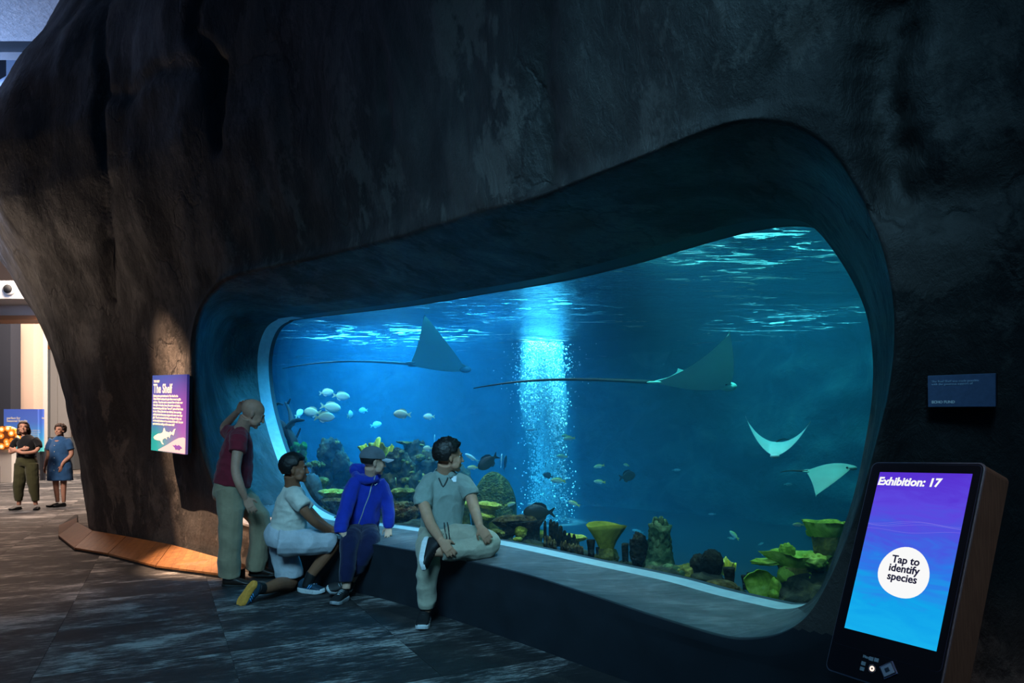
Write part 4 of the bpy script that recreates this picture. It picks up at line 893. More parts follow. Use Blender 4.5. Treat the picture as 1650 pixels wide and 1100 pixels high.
# driftwood at left
DR = coral('driftwood', 'dark branching driftwood at the left edge of the window', 'branch', tk(470, 740, .8)); m = MB()
def br(pts, r0, r1, d=.8):
    P_ = cr([tuple(tk(x, y, d+dd)) for x, y, dd in pts], 5); n_ = len(P_); m.add(tube([Vector(p) for p in P_], [r0+(r1-r0)*i/(n_-1)+.006*mnoise(Vector(p)*9) for i, p in enumerate(P_)], 8))
br([(470, 745, 0), (473, 715, 0), (462, 694, -.1), (449, 680, -.1), (440, 684, -.2)], .085, .03); br([(462, 692, -.1), (474, 678, 0), (490, 677, .1)], .05, .012); br([(470, 684, 0), (467, 664, .1), (460, 648, .1)], .04, .012)
br([(440, 684, -.2), (436, 662, -.2), (434, 632, -.2)], .04, .01); br([(437, 660, -.2), (447, 650, 0), (456, 652, .1)], .03, .01); br([(472, 715, 0), (480, 700, .1), (484, 690, .1)], .025, .008); br([(464, 650, .1), (468, 642, .1)], .015, .008); br([(460, 720, .1), (452, 706, 0), (450, 695, 0)], .03, .01)
m.build('branches', plain('driftwood_bark', '#1d1a18', .9, bump=.5), DR); m = MB(); rs = random.Random(2)
for k in range(26): c = tk(474+rs.uniform(-14, 16), 726+rs.uniform(-10, 14), .75); m.add(blob_vf(c, (.05, .04, .06), .4, 3, 2, k))
tag(m.build('algae', coral_mat('green_algae', '#123a18', '#1f6a2a', '#3f9a40', 12), DR), kind='stuff')

# ============================================================ BUBBLES
BX, BY = .53, 11.0
m = bmesh.new(); bmesh.ops.create_icosphere(m, subdivisions=1, radius=1); iv = [v.co.copy() for v in m.verts]; ifc = [tuple(v.index for v in f.verts) for f in m.faces]; m.free()
V = []; Fb = []
for k in range(13000):
    h = RNG.uniform(0, 1)**.9; z = -.45+3.32*h; wd = .23+.10*h+.05*math.sin(h*9); a = RNG.uniform(0, 6.28); r = abs(RNG.normal(0, 1))*wd*.62; x = BX+.05*math.sin(h*5)+r*math.cos(a); y = BY+r*math.sin(a); q = RNG.uniform(.005, .013)*(1 if RNG.rand() < .93 else 1.8); n = len(V)
    V += [(x+p.x*q, y+p.y*q, z+p.z*q*1.1) for p in iv]; Fb += [tuple(i+n for i in f) for f in ifc]
t = NT('air_bubbles'); df = t.n('ShaderNodeBsdfDiffuse'); df.inputs[0].default_value = (.9, .97, 1, 1); tl = t.n('ShaderNodeBsdfTranslucent'); tl.inputs[0].default_value = (.9, .97, 1, 1); mx = t.n('ShaderNodeMixShader'); t.l(df.outputs[0], mx.inputs[1]); t.l(tl.outputs[0], mx.inputs[2]); t.l(mx.outputs[0], t.out.inputs[0])
bub = link('bubble_column', mesh('bubbles', V, Fb), t.m, None, True); tag(bub, 'bright rising column of air bubbles in the middle of the tank', 'bubbles', kind='stuff')
P_ = []; 
for i in range(15):
    h = i/14; P_.append((Vector((BX+.05*math.sin(h*5), BY, -.5+3.38*h)), (.30+.08*h)+.03*math.sin(h*11)))
t = NT('fine_bubble_mist'); vs = t.n('ShaderNodeVolumeScatter'); vs.inputs[0].default_value = (.55, .93, 1, 1); vs.inputs[1].default_value = .5; t.l(vs.outputs[0], t.out.inputs['Volume'])
ms = MB().add(tube([p for p, r in P_], [r for p, r in P_], 20)).build('fine_mist', t.m, bub); tag(ms, kind='stuff')

# ============================================================ FISH
def fishmat(name, back, belly, tail=None):
    t = NT(name); tc = t.n('ShaderNodeTexCoord'); sp = t.n('ShaderNodeSeparateXYZ'); t.l(tc.outputs['Object'], sp.inputs[0]); mr = t.n('ShaderNodeMapRange'); mr.inputs[1].default_value = -.25; mr.inputs[2].default_value = .3; t.l(sp.outputs[2], mr.inputs[0])
    c = t.ramp(mr.outputs[0], (.2, belly), (.75, back))
    if tail:
        m2 = t.n('ShaderNodeMapRange'); m2.inputs[1].default_value = -.18; m2.inputs[2].default_value = -.32; t.l(sp.outputs[0], m2.inputs[0]); c = t.mix(m2.outputs[0], c, srgb(tail))
    n = t.noise(t.co(), 40, 2); t.bsdf(c, .4, n, .1, .002, spec=.5); return t.m
FM = {'pale': (fishmat('pale_fish_skin', '#e4e8c0', '#ffffff', '#f0f0c0'), .50, .13), 'yellowtail': (fishmat('yellowtail_skin', '#b9c45a', '#bfe0ee', '#e2d43a'), .34, .11), 'dark': (fishmat('dark_fish_skin', '#14160f', '#3a3a1c', '#20200f'), .52, .13), 'slim': (fishmat('silver_fish_skin', '#7fb8c4', '#d8eef2', '#8ccbd2'), .26, .10), 'orange': (fishmat('orange_fish_skin', '#e07818', '#f7c060', '#f0a030'), .45, .14)}
def fish_meshes(k):
    mat, H_, T_ = FM[k]; xs = [.5, .47, .40, .28, .12, -.05, -.2, -.30, -.36]; hs = [.03, .30, .60, .88, 1, .90, .60, .30, .20]; ts = [.1, .5, .85, 1, 1, .85, .5, .25, .15]
    n = 14; V = []
    for x, h, t_ in zip(xs, hs, ts):
        for q in range(n):
            a = 2*math.pi*q/n; V.append(Vector((x, T_/2*t_*math.sin(a), H_/2*h*math.cos(a))))
    f = grid_faces(len(xs), n, cv=True)+[tuple(range(n)), tuple((len(xs)-1)*n+q for q in range(n))[::-1]]
    body = mesh('fish_body', V, f); body.materials.append(mat); body.shade_smooth()
    def fin(name, pts, th=.008):
        n_ = len(pts); v = [(p[0], -th, p[1]) for p in pts]+[(p[0], th, p[1]) for p in pts]; me = mesh(name, v, [tuple(range(n_)), tuple(range(n_, 2*n_))[::-1]]+[(i, i+n_, (i+1) % n_+n_, (i+1) % n_) for i in range(n_)]); me.materials.append(mat); return me
    h = H_/2
    tail = fin('tail_fin', [(-.33, .05), (-.50, h*.62), (-.54, h*.60), (-.44, 0), (-.54, -h*.60), (-.50, -h*.62), (-.33, -.05)])
    dors = fin('dorsal_fin', [(.26, h*.86), (.12, h*1.22), (-.10, h*1.18), (-.24, h*.86), (-.28, h*.30), (.1, h*.8)], .006)
    anal = fin('anal_fin', [(.04, -h*.86), (-.08, -h*1.18), (-.22, -h*.88), (-.27, -h*.30), (0, -h*.8)], .006)
    return body, tail, dors, anal
FMESH = {k: fish_meshes(k) for k in FM}
def fish(k, x, y, Y, L_, yaw, pitch, label, group=None, name=None, hs=1.0):
    s = F/Y; c = px(x, y, Y); e = empty(name or {'pale': 'pale_reef_fish', 'yellowtail': 'yellowtail_fish', 'dark': 'dark_reef_fish', 'slim': 'silver_fish', 'orange': 'orange_fish'}[k], c); tag(e, label, 'fish', group)
    sc = L_/s; e.scale = (sc, sc, sc*hs); e.rotation_euler = (0, -R(pitch), R(yaw))
    for nm, me in zip(('body', 'tail_fin', 'dorsal_fin', 'anal_fin'), FMESH[k]):
        o = bpy.data.objects.new(nm, me); COL.objects.link(o); o.parent = e
    return e
FS = [('pale', 526, 632, 9.6, 22, 15, 8, 'pale fish at the top left of the white school'), ('pale', 550, 638, 9.5, 27, 10, -6, 'pale fish at the top right of the white school'),
 ('pale', 533, 656, 9.4, 32, 12, -8, 'pale fish in the middle of the white school'), ('pale', 503, 664, 9.5, 30, 170, 4, 'pale fish at the left of the white school, nearly level'),
 ('pale', 523, 672, 9.0, 32, 8, 2, 'lowest pale fish of the white school'), ('pale', 482, 666, 9.8, 22, 70, 30, 'pale fish turned upward at the far left by the driftwood'),
 ('pale', 564, 668, 9.3, 24, 82, 10, 'pale fish seen head-on just right of the white school'), ('pale', 585, 661, 11.5, 18, 150, 0, 'faint distant pale fish right of the white school'),
 ('pale', 606, 684, 11, 18, 20, 14, 'faint pale fish above the folded yellow coral'), ('pale', 648, 667, 8.0, 28, 180, 4, 'bright pale fish in open water left of centre, facing left'),
 ('pale', 691, 671, 8.6, 19, 176, 0, 'smaller bright pale fish right of the facing-left one'), ('pale', 689, 722, 8.0, 16, 165, 0, 'round white fish just left of the hair of the young man'),
 ('slim', 700, 709, 8.4, 20, 90, 70, 'thin upright silver fish left of the hair of the young man'), ('slim', 760, 737, 7.6, 26, 165, 28, 'silver fish diving just right of the face of the young man'),
 ('yellowtail', 762, 753, 7.2, 19, 184, 0, 'yellow-tailed fish right of the collar of the young man'), ('dark', 786, 744, 6.8, 38, -14, -32, 'dark oval fish above the domed coral'),
 ('slim', 808, 742, 7.2, 26, 84, 60, 'thin pale upright fish beside the dark upright one'), ('dark', 814, 745, 7.8, 27, 75, 60, 'dark upright fish left of the bubbles'),
 ('yellowtail', 822, 812, 6.6, 18, 10, 12, 'small blue fish with a yellow tail in front of the domed coral'), ('slim', 857, 692, 8, 17, 170, 0, 'small silver fish high in front of the bubbles'),
 ('yellowtail', 911, 702, 8, 14, 175, 4, 'upper fish of the pair right of the bubbles'), ('yellowtail', 917, 706, 7.6, 19, 182, -4, 'lower yellow-tailed fish of the pair right of the bubbles'),
 ('yellowtail', 905, 735, 8, 18, 178, 4, 'yellow-tailed fish at the right edge of the bubbles'), ('dark', 879, 749, 8, 10, 85, 70, 'tiny dark upright fish inside the bubbles'),
 ('dark', 883, 766, 7.8, 17, 170, 16, 'small dark fish inside the bubbles'), ('yellowtail', 899, 774, 7.4, 25, 183, 4, 'dark-bodied yellow-tailed fish at the bubbles, facing left'),
 ('yellowtail', 965, 751, 7.5, 18, 180, -12, 'upper yellow-tailed fish in the blue right of the bubbles'), ('yellowtail', 1009, 749, 7.5, 13, 215, 10, 'small yellow-tailed fish just above the round dark fish'),
 ('yellowtail', 966, 776, 7.4, 19, 184, 4, 'lower yellow-tailed fish in the blue right of the bubbles'), ('dark', 1011, 767, 6.6, 32, 28, 8, 'round dark fish right of the bubbles'),
 ('yellowtail', 925, 811, 7.0, 20, 170, 22, 'yellow-tailed fish low at the right edge of the bubbles'), ('slim', 857, 812, 8.5, 16, 160, 0, 'faint silver fish behind the big dark fish'),
 ('slim', 1147, 828, 8.4, 12, 180, 0, 'distant tiny pale fish above the heart-shaped sponge'), ('slim', 1226, 876, 7, 13, 30, 10, 'small pale fish left above the lettuce coral'),
 ('slim', 1232, 894, 7, 10, 150, 0, 'smaller pale fish lower left of the lettuce coral'), ('yellowtail', 1286, 845, 5.6, 18, 176, 0, 'blue fish beside the cupped coral at the right'),
 ('yellowtail', 1183, 862, 6.6, 22, 120, 30, 'greenish fish turning in the lower right water'), ('slim', 1178, 867, 6.9, 14, 20, -14, 'pale fish behind the greenish turning one'), ('slim', 1270, 780, 8, 15, 10, 0, 'faint fish in the dim right water below the small ray'),
 ('slim', 1028, 856, 8.4, 20, 190, 14, 'faint slim fish between the vase sponge and the coral tower'), ('slim', 1090, 757, 8.5, 14, 0, 0, 'faint fish in the dim water left below the small ray'),
 ('yellowtail', 638, 775, 7.2, 15, 110, 50, 'small yellow fish diving right of the blue jacket'), ('orange', 626, 797, 6.7, 7, 160, 0, 'tiny orange fish beside the sleeve of the blue jacket')]
for a in FS:
    e = fish(*a)
    if a[1] == 786: e.rotation_euler = (0, R(34), R(-172))
e = fish('dark', 868, 825, 6.0, 50, 176, 0, 'big dark fish over the sill with its forked tail to the right', name='dark_triggerfish')
# ---- rays
def ray_mat(name, top, bot):
    t = NT(name); g = t.n('ShaderNodeNewGeometry'); tc = t.n('ShaderNodeAttribute'); tc.attribute_name = 'side'; n = t.noise(t.co(), 7, 4)
    tp = t.ramp(n, (.3, tuple(v*.8 for v in srgb(top)[:3])), (.7, srgb(top))); c = t.mix(tc.outputs['Fac'], tp, srgb(bot)); t.bsdf(c, .5, n, .1, .005, spec=.4); return t.m
M_TAIL = plain('ray_tail_skin', '#1c2622', .6)
def ray(x, y, Y, L_, span, lift, fwd, up, label, mat, tail=1.6, curl=1.7, asym=(1, 1), tipx=-.1, tdir=None):
    """eagle ray: L_ disc length, span tip to tip, wings raised by lift (fractions of the half span)"""
    c = px(x, y, Y); f = Vector(fwd).normalized(); u = Vector(up); u = (u-f*u.dot(f)).normalized(); r = f.cross(u); e = empty('eagle_ray', c); tag(e, label, 'ray'); nv, nu = 48, 16; V = []; sd = []
    for side in (1, -1):
        for i in range(nv+1):
            v = i/nv*2-1; a = abs(v); le = .5+(tipx-.5)*a**1.5+(.10*(1-a/.12)**.6 if a < .12 else 0); te = -.42+(tipx+.42)*a**1.15+.05*math.sin(a*math.pi)-.01; 
            le = max(le, te+.004)
            as_ = asym[0] if v > 0 else asym[1]; h = span/2
            for j in range(nu+1):
                w_ = j/nu; xx = L_*(le+(te-le)*w_); th = .075*L_*(math.sin(math.pi*min(1, w_*1.0)**.7))*(1-a)**1.1+.05*L_*math.exp(-(a/.10)**2)*math.sin(math.pi*w_)
                yy = h*v*(1-.25*abs(lift*as_)*a); zz = h*lift*as_*a**curl-.06*h*w_*a+side*th*(1 if side > 0 else .55)
                V.append(c+f*xx+r*yy+u*zz); sd.append(0. if side > 0 else 1.)
    N_ = (nv+1)*(nu+1); F_ = []
    for s_ in (0, 1):
        for i in range(nv):
            for j in range(nu): q = (s_*N_+i*(nu+1)+j, s_*N_+(i+1)*(nu+1)+j, s_*N_+(i+1)*(nu+1)+j+1, s_*N_+i*(nu+1)+j+1); F_.append(q if s_ == 0 else q[::-1])
    me = mesh('ray_body', V, F_); at = me.attributes.new('side', 'FLOAT', 'POINT'); at.data.foreach_set('value', sd); link('body', me, mat, e, True)
    td = Vector(tdir).normalized() if tdir else -f; p0 = c-f*L_*.38; P_ = [p0+(-f*(1-t_)+td*t_).normalized()*L_*tail*t_+u*.05*L_*math.sin(t_*3)*t_ for t_ in [k/12 for k in range(13)]]
    MB().add(tube(P_, [.018*L_*(1-k/12)**.7+.005*L_ for k in range(13)], 8)).build('tail', M_TAIL, e)
    MB().add(ellipsoid(c+f*L_*.50-u*.01*L_, (.10*L_, .10*L_, .055*L_))).build('snout', mat, e)
    for s_ in (-1, 1):
        MB().add(ellipsoid(c-f*L_*.40+r*s_*.07*L_, (.09*L_, .05*L_, .015*L_))).build('pelvic_fin', mat, e)
        MB().add(ellipsoid(c+f*L_*.43+r*s_*.095*L_+u*.03*L_, (.022*L_,)*3)).build('eye', M_DRK, e)
    return e
ray(702, 590, 9.2, .82, 1.45, .62, (1, -.12, -.10), (0, .30, 1), 'dark eagle ray with its wing raised, gliding right at the upper left', ray_mat('dark_ray_skin', '#1b2a26', '#7fb09a'), 2.2, 1.5, (1, .8), tipx=-.12, tdir=(-1, .05, -.03))
ray(1106, 618, 6.3, .80, 1.35, .72, (1, .10, -.04), (0, -.15, 1), 'large teal eagle ray with one tall raised wing right of the bubbles', ray_mat('teal_ray_skin', '#b0ffe8', '#c8fff0'), 2.1, 1.4, (1, .25), tipx=.16, tdir=(-1, .10, -.03))
ray(1250, 722, 5.6, .36, .62, .85, (-.35, -.80, -.30), (.05, 0, 1), 'small pale ray with both wings lifted in a V at the right', ray_mat('pale_ray_skin', '#d8fff8', '#e8fffa'), .6, 1.5, (1, .9), tdir=(1, .5, .05))
ray(1332, 756, 5.0, .34, .56, -.42, (.75, -.6, .1), (0, -.3, 1), 'pale ray with drooping wings partly behind the right edge of the window', ray_mat('mint_ray_skin', '#86cfc0', '#a6e4d6'), .6, 1.4)
# ============================================================ PEOPLE
def vec(*a): return Vector(a)
def chain(pts, rad, n=14, k=5, flat=None):
    """smooth tapered tube through the joints; rad = scalars or (across, along flat)"""
    R_ = [r if hasattr(r, '__len__') else (r, r) for r in rad]
    A = np.array([list(p)+list(r) for p, r in zip(pts, R_)], float); C = cr(A, k)
    return tube([Vector(c[:3]) for c in C], [(max(.002, c[3]), max(.002, c[4])) for c in C], n, True, flat)
def ball(p, r): return ellipsoid(p, (r, r, r), None, 14, 10)
def frame3(f, u):
    f = Vector(f).normalized(); u = Vector(u); u = (u-f*u.dot(f)).normalized(); l = u.cross(f)
    return Matrix((f, l, u)).transposed()      # columns: forward, left, up
def organic(name, mb, mat, parent, voxel=.007, smooth=5, folds=0, fs=9, stretch=(1, 1, 1), ribs=None):
    me = mesh(name, mb.v, mb.f); o = bpy.data.objects.new('tmp', me); COL.objects.link(o)
    m = o.modifiers.new('r', 'REMESH'); m.mode = 'VOXEL'; m.voxel_size = voxel
    if smooth: m = o.modifiers.new('s', 'SMOOTH'); m.factor = .5; m.iterations = smooth
    ev = o.evaluated_get(bpy.context.evaluated_depsgraph_get()); out = bpy.data.meshes.new_from_object(ev); bpy.data.objects.remove(o)
    if folds:
        n = len(out.vertices); co = np.empty(n*3); out.vertices.foreach_get('co', co); co = co.reshape(-1, 3); no = np.empty(n*3); out.vertices.foreach_get('normal', no); no = no.reshape(-1, 3)
        for i in range(n):
            q = Vector((co[i, 0]*fs*stretch[0], co[i, 1]*fs*stretch[1], co[i, 2]*fs*stretch[2])); a = 1-abs(mnoise(q))*2.4; b = mnoise(q*2.1+Vector((3, 1, 2)))
            co[i] += no[i]*folds*(a*.8+b*.5)
        out.vertices.foreach_set('co', co.reshape(-1)); out.update()
    out.materials.clear(); return link(name, out, mat, parent, True)
def cloth(name, col, rough=.85, bs=.35, sc=14):
    t = NT(name); v = t.co(); n = t.noise(v, sc, 6, .6, .6); w_ = t.noise(v, 240, 2); c = srgb(col)[:3]
    cc = t.ramp(n, (.3, tuple(x*.86 for x in c)), (.7, tuple(min(1, x*1.1) for x in c))); h = t.mix(.12, n, w_)
    t.bsdf(cc, rough, h, bs, .02, spec=.25, Sheen_Weight=.15); return t.m
def skinm(name, col):
    t = NT(name); n = t.noise(t.co(), 22, 4); c = srgb(col)[:3]
    t.bsdf(t.ramp(n, (.3, tuple(x*.9 for x in c)), (.7, tuple(min(1, x*1.08) for x in c))), .55, n, .08, .004, spec=.35, Subsurface_Weight=.08); return t.m
M_EYEW = plain('eye_white', '#a09c96', .4); M_IRIS = plain('eye_dark', '#1a120c', .2); M_BROW = plain('brow_hair', '#1a1512', .8)
def head_vf(mb, c, H, s=1.0, fat=1.0, neck=None, nr=.055):
    def E(f, l, u, rf, rl, ru, rot=None): mb.add(ellipsoid(c+H @ Vector((f, l, u))*s, (rf*s, rl*s, ru*s), H if rot is None else H @ rot, 18, 12))
    E(-.012, 0, .030, .100, .078, .090); E(.028, 0, -.030, .066, .062*fat, .078); E(.036, 0, -.078, .052, .050*fat, .040); E(.072, 0, -.106, .021, .024, .018)
    E(.086, 0, .014, .015, .046, .013); E(.098, 0, -.022, .016, .011, .027); E(.110, 0, -.040, .014, .015, .012); E(.090, 0, -.068, .013, .023, .008); E(.088, 0, -.079, .013, .021, .009)
    for q in (1, -1):
        E(.066, q*.036*fat, -.040, .026, .026, .030); E(.040, q*.045*fat, -.074, .035, .018, .028); E(-.006, q*.078, -.018, .017, .009, .032, Matrix.Rotation(q*-.35, 3, 'Z')); E(-.014, q*.083, -.012, .013, .006, .024, Matrix.Rotation(q*-.35, 3, 'Z'))
    if neck is not None:
        a = c+H @ Vector((-.030, 0, -.055))*s; b = Vector(neck); mb.add(chain([b-(a-b)*.25, b, b.lerp(a, .5), a], [nr*1.25, nr*1.1, nr, nr*1.02]))
def face_parts(c, H, s, parent, brow=M_BROW):
    for q in (1, -1):
        ey = MB().add(ellipsoid(c+H @ Vector((.0775, q*.031, -.006))*s, (.0092*s,)*3)).build('eye', M_EYEW, parent); MB().add(ellipsoid(c+H @ Vector((.0842, q*.031, -.006))*s, (.0034*s, .0066*s, .0066*s), H)).build('iris', M_IRIS, ey)
        MB().add(chain([c+H @ Vector((.096, q*.014, .013))*s, c+H @ Vector((.095, q*.032, .019))*s, c+H @ Vector((.082, q*.050, .013))*s], [.003*s, .0038*s, .002*s], 6, 3)).build('eyebrow', brow, parent)
def hair(c, H, s, mat, parent, th=.02, nape=-.70, front=.42, noise_=.006, fs=30, spike=0, sideb=-.10, name='hair'):
    nu, nv = 72, 40; V = []
    for i in range(nu):
        a = 2*math.pi*i/nu
        for j in range(nv+1):
            b = math.pi*.86*j/nv; d = Vector((math.sin(b)*math.cos(a), math.sin(b)*math.sin(a), math.cos(b)))
            fx = d.x; lim = front if fx > .55 else (nape if fx < -.15 else (sideb if fx > .10 else nape*(.10-fx)/.25+sideb*(fx+.15)/.25))
            if .40 < fx <= .55: lim = front*(fx-.40)/.15+sideb*(.55-fx)/.15
            k = max(-1, min(1, (d.z-lim)/.12)); t_ = th*(k if k > 0 else k*1.4)+(.0 if k <= 0 else noise_*mnoise(Vector((d.x*fs*.3+c.x, d.y*fs*.3, d.z*fs*.3)))*1.5*k)
            t_ += spike*max(0, d.z)*max(0, .3+mnoise(d*6+Vector((c.x, 0, 0))))*k if k > 0 else 0
            V.append(c+H @ Vector(((-.012)+d.x*(.101+t_), d.y*(.079+t_), .030+d.z*(.091+t_)))*s)
    f = grid_faces(nu, nv+1, cu=True); return MB().add((V, f)).build(name, mat, parent)
def hand_vf(mb, wrist, d, back, side, s=1.0, curl=.5, spread=.12, thumb=.5):
    """d: finger direction, back: out of the back of the hand, side: towards the thumb"""
    d = Vector(d).normalized(); b = Vector(back); b = (b-d*b.dot(d)).normalized(); t_ = d.cross(b)
    if t_.dot(Vector(side)) < 0: t_ = -t_
    wrist = Vector(wrist); M = Matrix((d, t_, b)).transposed()
    mb.add(chain([wrist-d*.02*s, wrist+d*.015*s, wrist+d*.05*s, wrist+d*.088*s], [(.026*s, .019*s), (.030*s, .017*s), (.040*s, .015*s), (.038*s, .012*s)], 12, 3, t_))
    for k, (o, L_) in enumerate(((.029, .072), (.0105, .080), (-.0085, .074), (-.027, .058))):
        p = wrist+(d*(.082-.004*abs(k-1))+t_*o)*s; P_ = [p-d*.025*s, p]; a = 0; dd = (d+t_*spread*(1.3-k)*.6).normalized()
        for j, fr in enumerate((.45, .32, .25)):
            a += curl*(.55+.35*j); q = (dd*math.cos(a)-b*math.sin(a)); P_.append(P_[-1]+q*L_*fr*s)
        mb.add(chain(P_, [r*s for r in (.0088, .0090, .0082, .0075, .0058)], 8, 3))
    p = wrist+(d*.020+t_*.024)*s; q1 = (d*.6+t_*.75-b*.25).normalized(); q2 = (d*.85+t_*.25-b*(.3+thumb*.5)).normalized()
    mb.add(chain([p-t_*.012*s, p, p+q1*.034*s, p+q1*.034*s+q2*.026*s, p+q1*.034*s+q2*.048*s], [r*s for r in (.012, .0125, .0105, .0092, .007)], 8, 3))
def shoe(parent, heel, toe_dir, up, L_=.28, w_=.10, up_mat=None, sole_mat=None, sole_h=.03, high=.0, name='shoe', stripe=None, lace=None, hh=.085):
    M3 = frame3(toe_dir, up); T = Matrix.Translation(heel) @ M3.to_4x4()
    def foot(x): # half widths along the sole
        return w_/2*np.interp(x, [0, .04, .12, .3, .5, .7, .85, .95, 1], [.0, .45, .72, .74, .80, 1.0, .92, .55, .0])
    xs = np.concatenate([[0, .015, .04, .08], np.linspace(.14, .86, 10), [.92, .96, .985, 1]]); out = [(x*L_, foot(x)) for x in xs]+[(x*L_, -foot(x)*.95) for x in xs[::-1][1:-1]]
    n = len(out); V = []; 
    for z, g in ((0, .94), (.006, 1.0), (sole_h*.7, 1.02), (sole_h, .98)):
        for x, y in out: V.append(T @ Vector(((x-L_*.5)*g+L_*.5, y*g, z+.012*max(0, (x/L_-.75)/.25)**2+(.006 if x < .05 else 0))))
    f = grid_faces(4, n, cv=True)+[tuple(range(n))[::-1], tuple(3*n+i for i in range(n))]
    sh = empty(name, heel); sh.parent = parent; sh.matrix_parent_inverse = parent_mat(parent).inverted()
    me = mesh('sole', V, f); bm = bmesh.new(); bm.from_mesh(me); bmesh.ops.recalc_face_normals(bm, faces=bm.faces); bm.to_mesh(me); bm.free(); link('sole', me, sole_mat, sh, False)
    mb = MB(); prof = [(.03, .30, hh*.75), (.12, .62, hh), (.25, .70, hh*1.0+high), (.42, .74, hh*.92), (.58, .86, hh*.70), (.74, .96, hh*.50), (.88, .84, hh*.36), (.965, .42, hh*.24)]
    V = []; n = 18
    for x, wv, h in prof:
        ww = w_/2*wv
        for k in range(n):
            a = 2*math.pi*k/n; cx_ = math.cos(a); sz = math.sin(a); V.append(T @ Vector((x*L_, ww*(abs(cx_)**.8)*(1 if cx_ > 0 else -1), sole_h*.6+h*.5+h*.5*(abs(sz)**.8)*(1 if sz > 0 else -1))))
    mb.add((V, grid_faces(len(prof), n, cv=True)+[tuple(range(n)), tuple((len(prof)-1)*n+k for k in range(n))[::-1]]))
    organic('upper', mb, up_mat, sh, .006, 3)
    if lace is not None:
        for x in (.40, .47, .54, .61):
            z = sole_h*.6+np.interp(x, [.25, .42, .58, .74], [hh, hh*.92, hh*.70, hh*.5])+.001; a_ = [T @ Vector((x*L_+.004*q, y, z-abs(y)*.35)) for q, y in ((-1, -.024), (0, -.012), (1, 0), (0, .012), (-1, .024))]
            MB().add(chain(a_, [.003]*5, 6, 2)).build('lace', lace, sh)
    if stripe is not None:
        for q in (1, -1):
            for x in (.42, .50, .58):
                ww = w_/2*np.interp(x, [.42, .58], [.76, .88]); MB().add(chain([T @ Vector(((x-.06)*L_, q*ww*1.0, sole_h+.004)), T @ Vector((x*L_, q*ww*.97, sole_h+.022)), T @ Vector(((x+.03)*L_, q*ww*.80, sole_h+.036))], [.004]*3, 6, 2)).build('stripe', stripe, sh)
    return sh
def person(loc, label, group=None): e = empty('person', loc); return tag(e, label, 'person', group)
def flatblock(M, pts, z0, z1, name, mat, parent): return poly_ext(name, M, pts, z0, z1, mat, parent)
def tri(pl, up=(0, 0, 1)): pass

# ---------- A: older man in the maroon T-shirt --------------------------------
SK_A = skinm('pale_skin', '#c8947c'); C_MAR = cloth('maroon_jersey', '#842232'); C_KHA = cloth('khaki_twill', '#a39074'); L_BRN = plain('dark_brown_leather', '#2a1c16', .4, bump=.3)
A = person(px(375, 945, 6.2)*1, 'bald man in maroon T-shirt and khaki trousers standing with a hand behind his head'); A.location.z = 0
HA = frame3((.80, .42, -.40), (.36, .10, .93)); cA = px(407.5, 665, 6.24); nkA = px(391, 688, 6.25)
m = MB(); head_vf(m, cA, HA, 1.03, 1.04, nkA, .060)
m.add(chain([px(386, 700, 6.08), px(383, 728, 5.98), px(380, 757, 5.94), px(386, 780, 5.93), px(395.5, 802, 5.98)], [.050, .047, .041, .038, .026])); hand_vf(m, px(396, 802, 5.98), (.45, .15, -1), (.35, -1, .1), (1, .2, 0), 1.05, .32)
m.add(chain([px(380, 699, 6.44), px(368, 696, 6.55), px(361, 689, 6.62), px(371, 676, 6.54), px(385, 661, 6.42)], [.052, .048, .040, .037, .026])); hand_vf(m, px(385, 661, 6.42), (.55, -.5, .75), (-.6, .5, .6), (.5, .3, -.6), 1.0, .25)
m.add(chain([px(378, 780, 6.25), px(380, 745, 6.25), px(385, 710, 6.25)], [.10, .11, .10]))
m.add(chain([px(372, 800, 6.14), px(371, 858, 6.08), px(368, 925, 6.10)], [.075, .055, .04])); m.add(chain([px(380, 795, 6.36), px(420, 838, 6.38), px(411, 914, 6.44)], [.075, .055, .04]))
organic('body', m, SK_A, A, .0055, 4); face_parts(cA, HA, 1.03, A, plain('grey_brow', '#6e6258', .8))
latA = Vector((.50, -.86, 0))
m = MB(); m.add(chain([px(374, 780, 6.25), px(377, 764, 6.25), px(380, 742, 6.25), px(383, 720, 6.25), px(385, 703, 6.26), px(388, 692, 6.26)], [(.174, .160), (.176, .158), (.177, .145), (.180, .128), (.165, .100), (.075, .070)], 20, 5, latA))
m.add(chain([px(385, 700, 6.16), px(385, 712, 6.03), px(382, 728, 5.98)], [.078, .075, .072])); m.add(chain([px(381, 700, 6.38), px(374, 698, 6.48), px(366, 695, 6.56)], [.078, .072, .066]))
organic('t_shirt', m, C_MAR, A, .007, 6, .009, 7, (1, 1, 1.7))
m = MB(); m.add(chain([px(375, 773, 6.25), px(373, 782, 6.25), px(371, 795, 6.25), px(374, 806, 6.25)], [(.150, .138), (.164, .150), (.168, .150), (.14, .10)], 20, 5, latA))
m.add(chain([px(371, 790, 6.14), px(372, 822, 6.10), px(372, 858, 6.07), px(370, 895, 6.08), px(369, 928, 6.10)], [.118, .108, .096, .092, .094])); m.add(chain([px(382, 795, 6.36), px(402, 815, 6.37), px(418, 837, 6.38), px(418, 870, 6.41), px(411, 916, 6.44)], [.115, .108, .094, .090, .092]))
organic('trousers', m, C_KHA, A, .007, 5, .011, 6, (1, 1, .8))
shoe(A, px(357, 946, 6.07)*1, (1, .10, 0), (0, 0, 1), .29, .105, L_BRN, plain('dark_sole', '#15110e', .6), .025, .0, 'left_shoe'.replace('left_', '')).location
shoe(A, Vector((px(400, 935, 6.44).x, 6.44, .01)), (1, .06, 0), (0, 0, 1), .29, .105, L_BRN, plain('dark_sole_b', '#15110e', .6), .025)

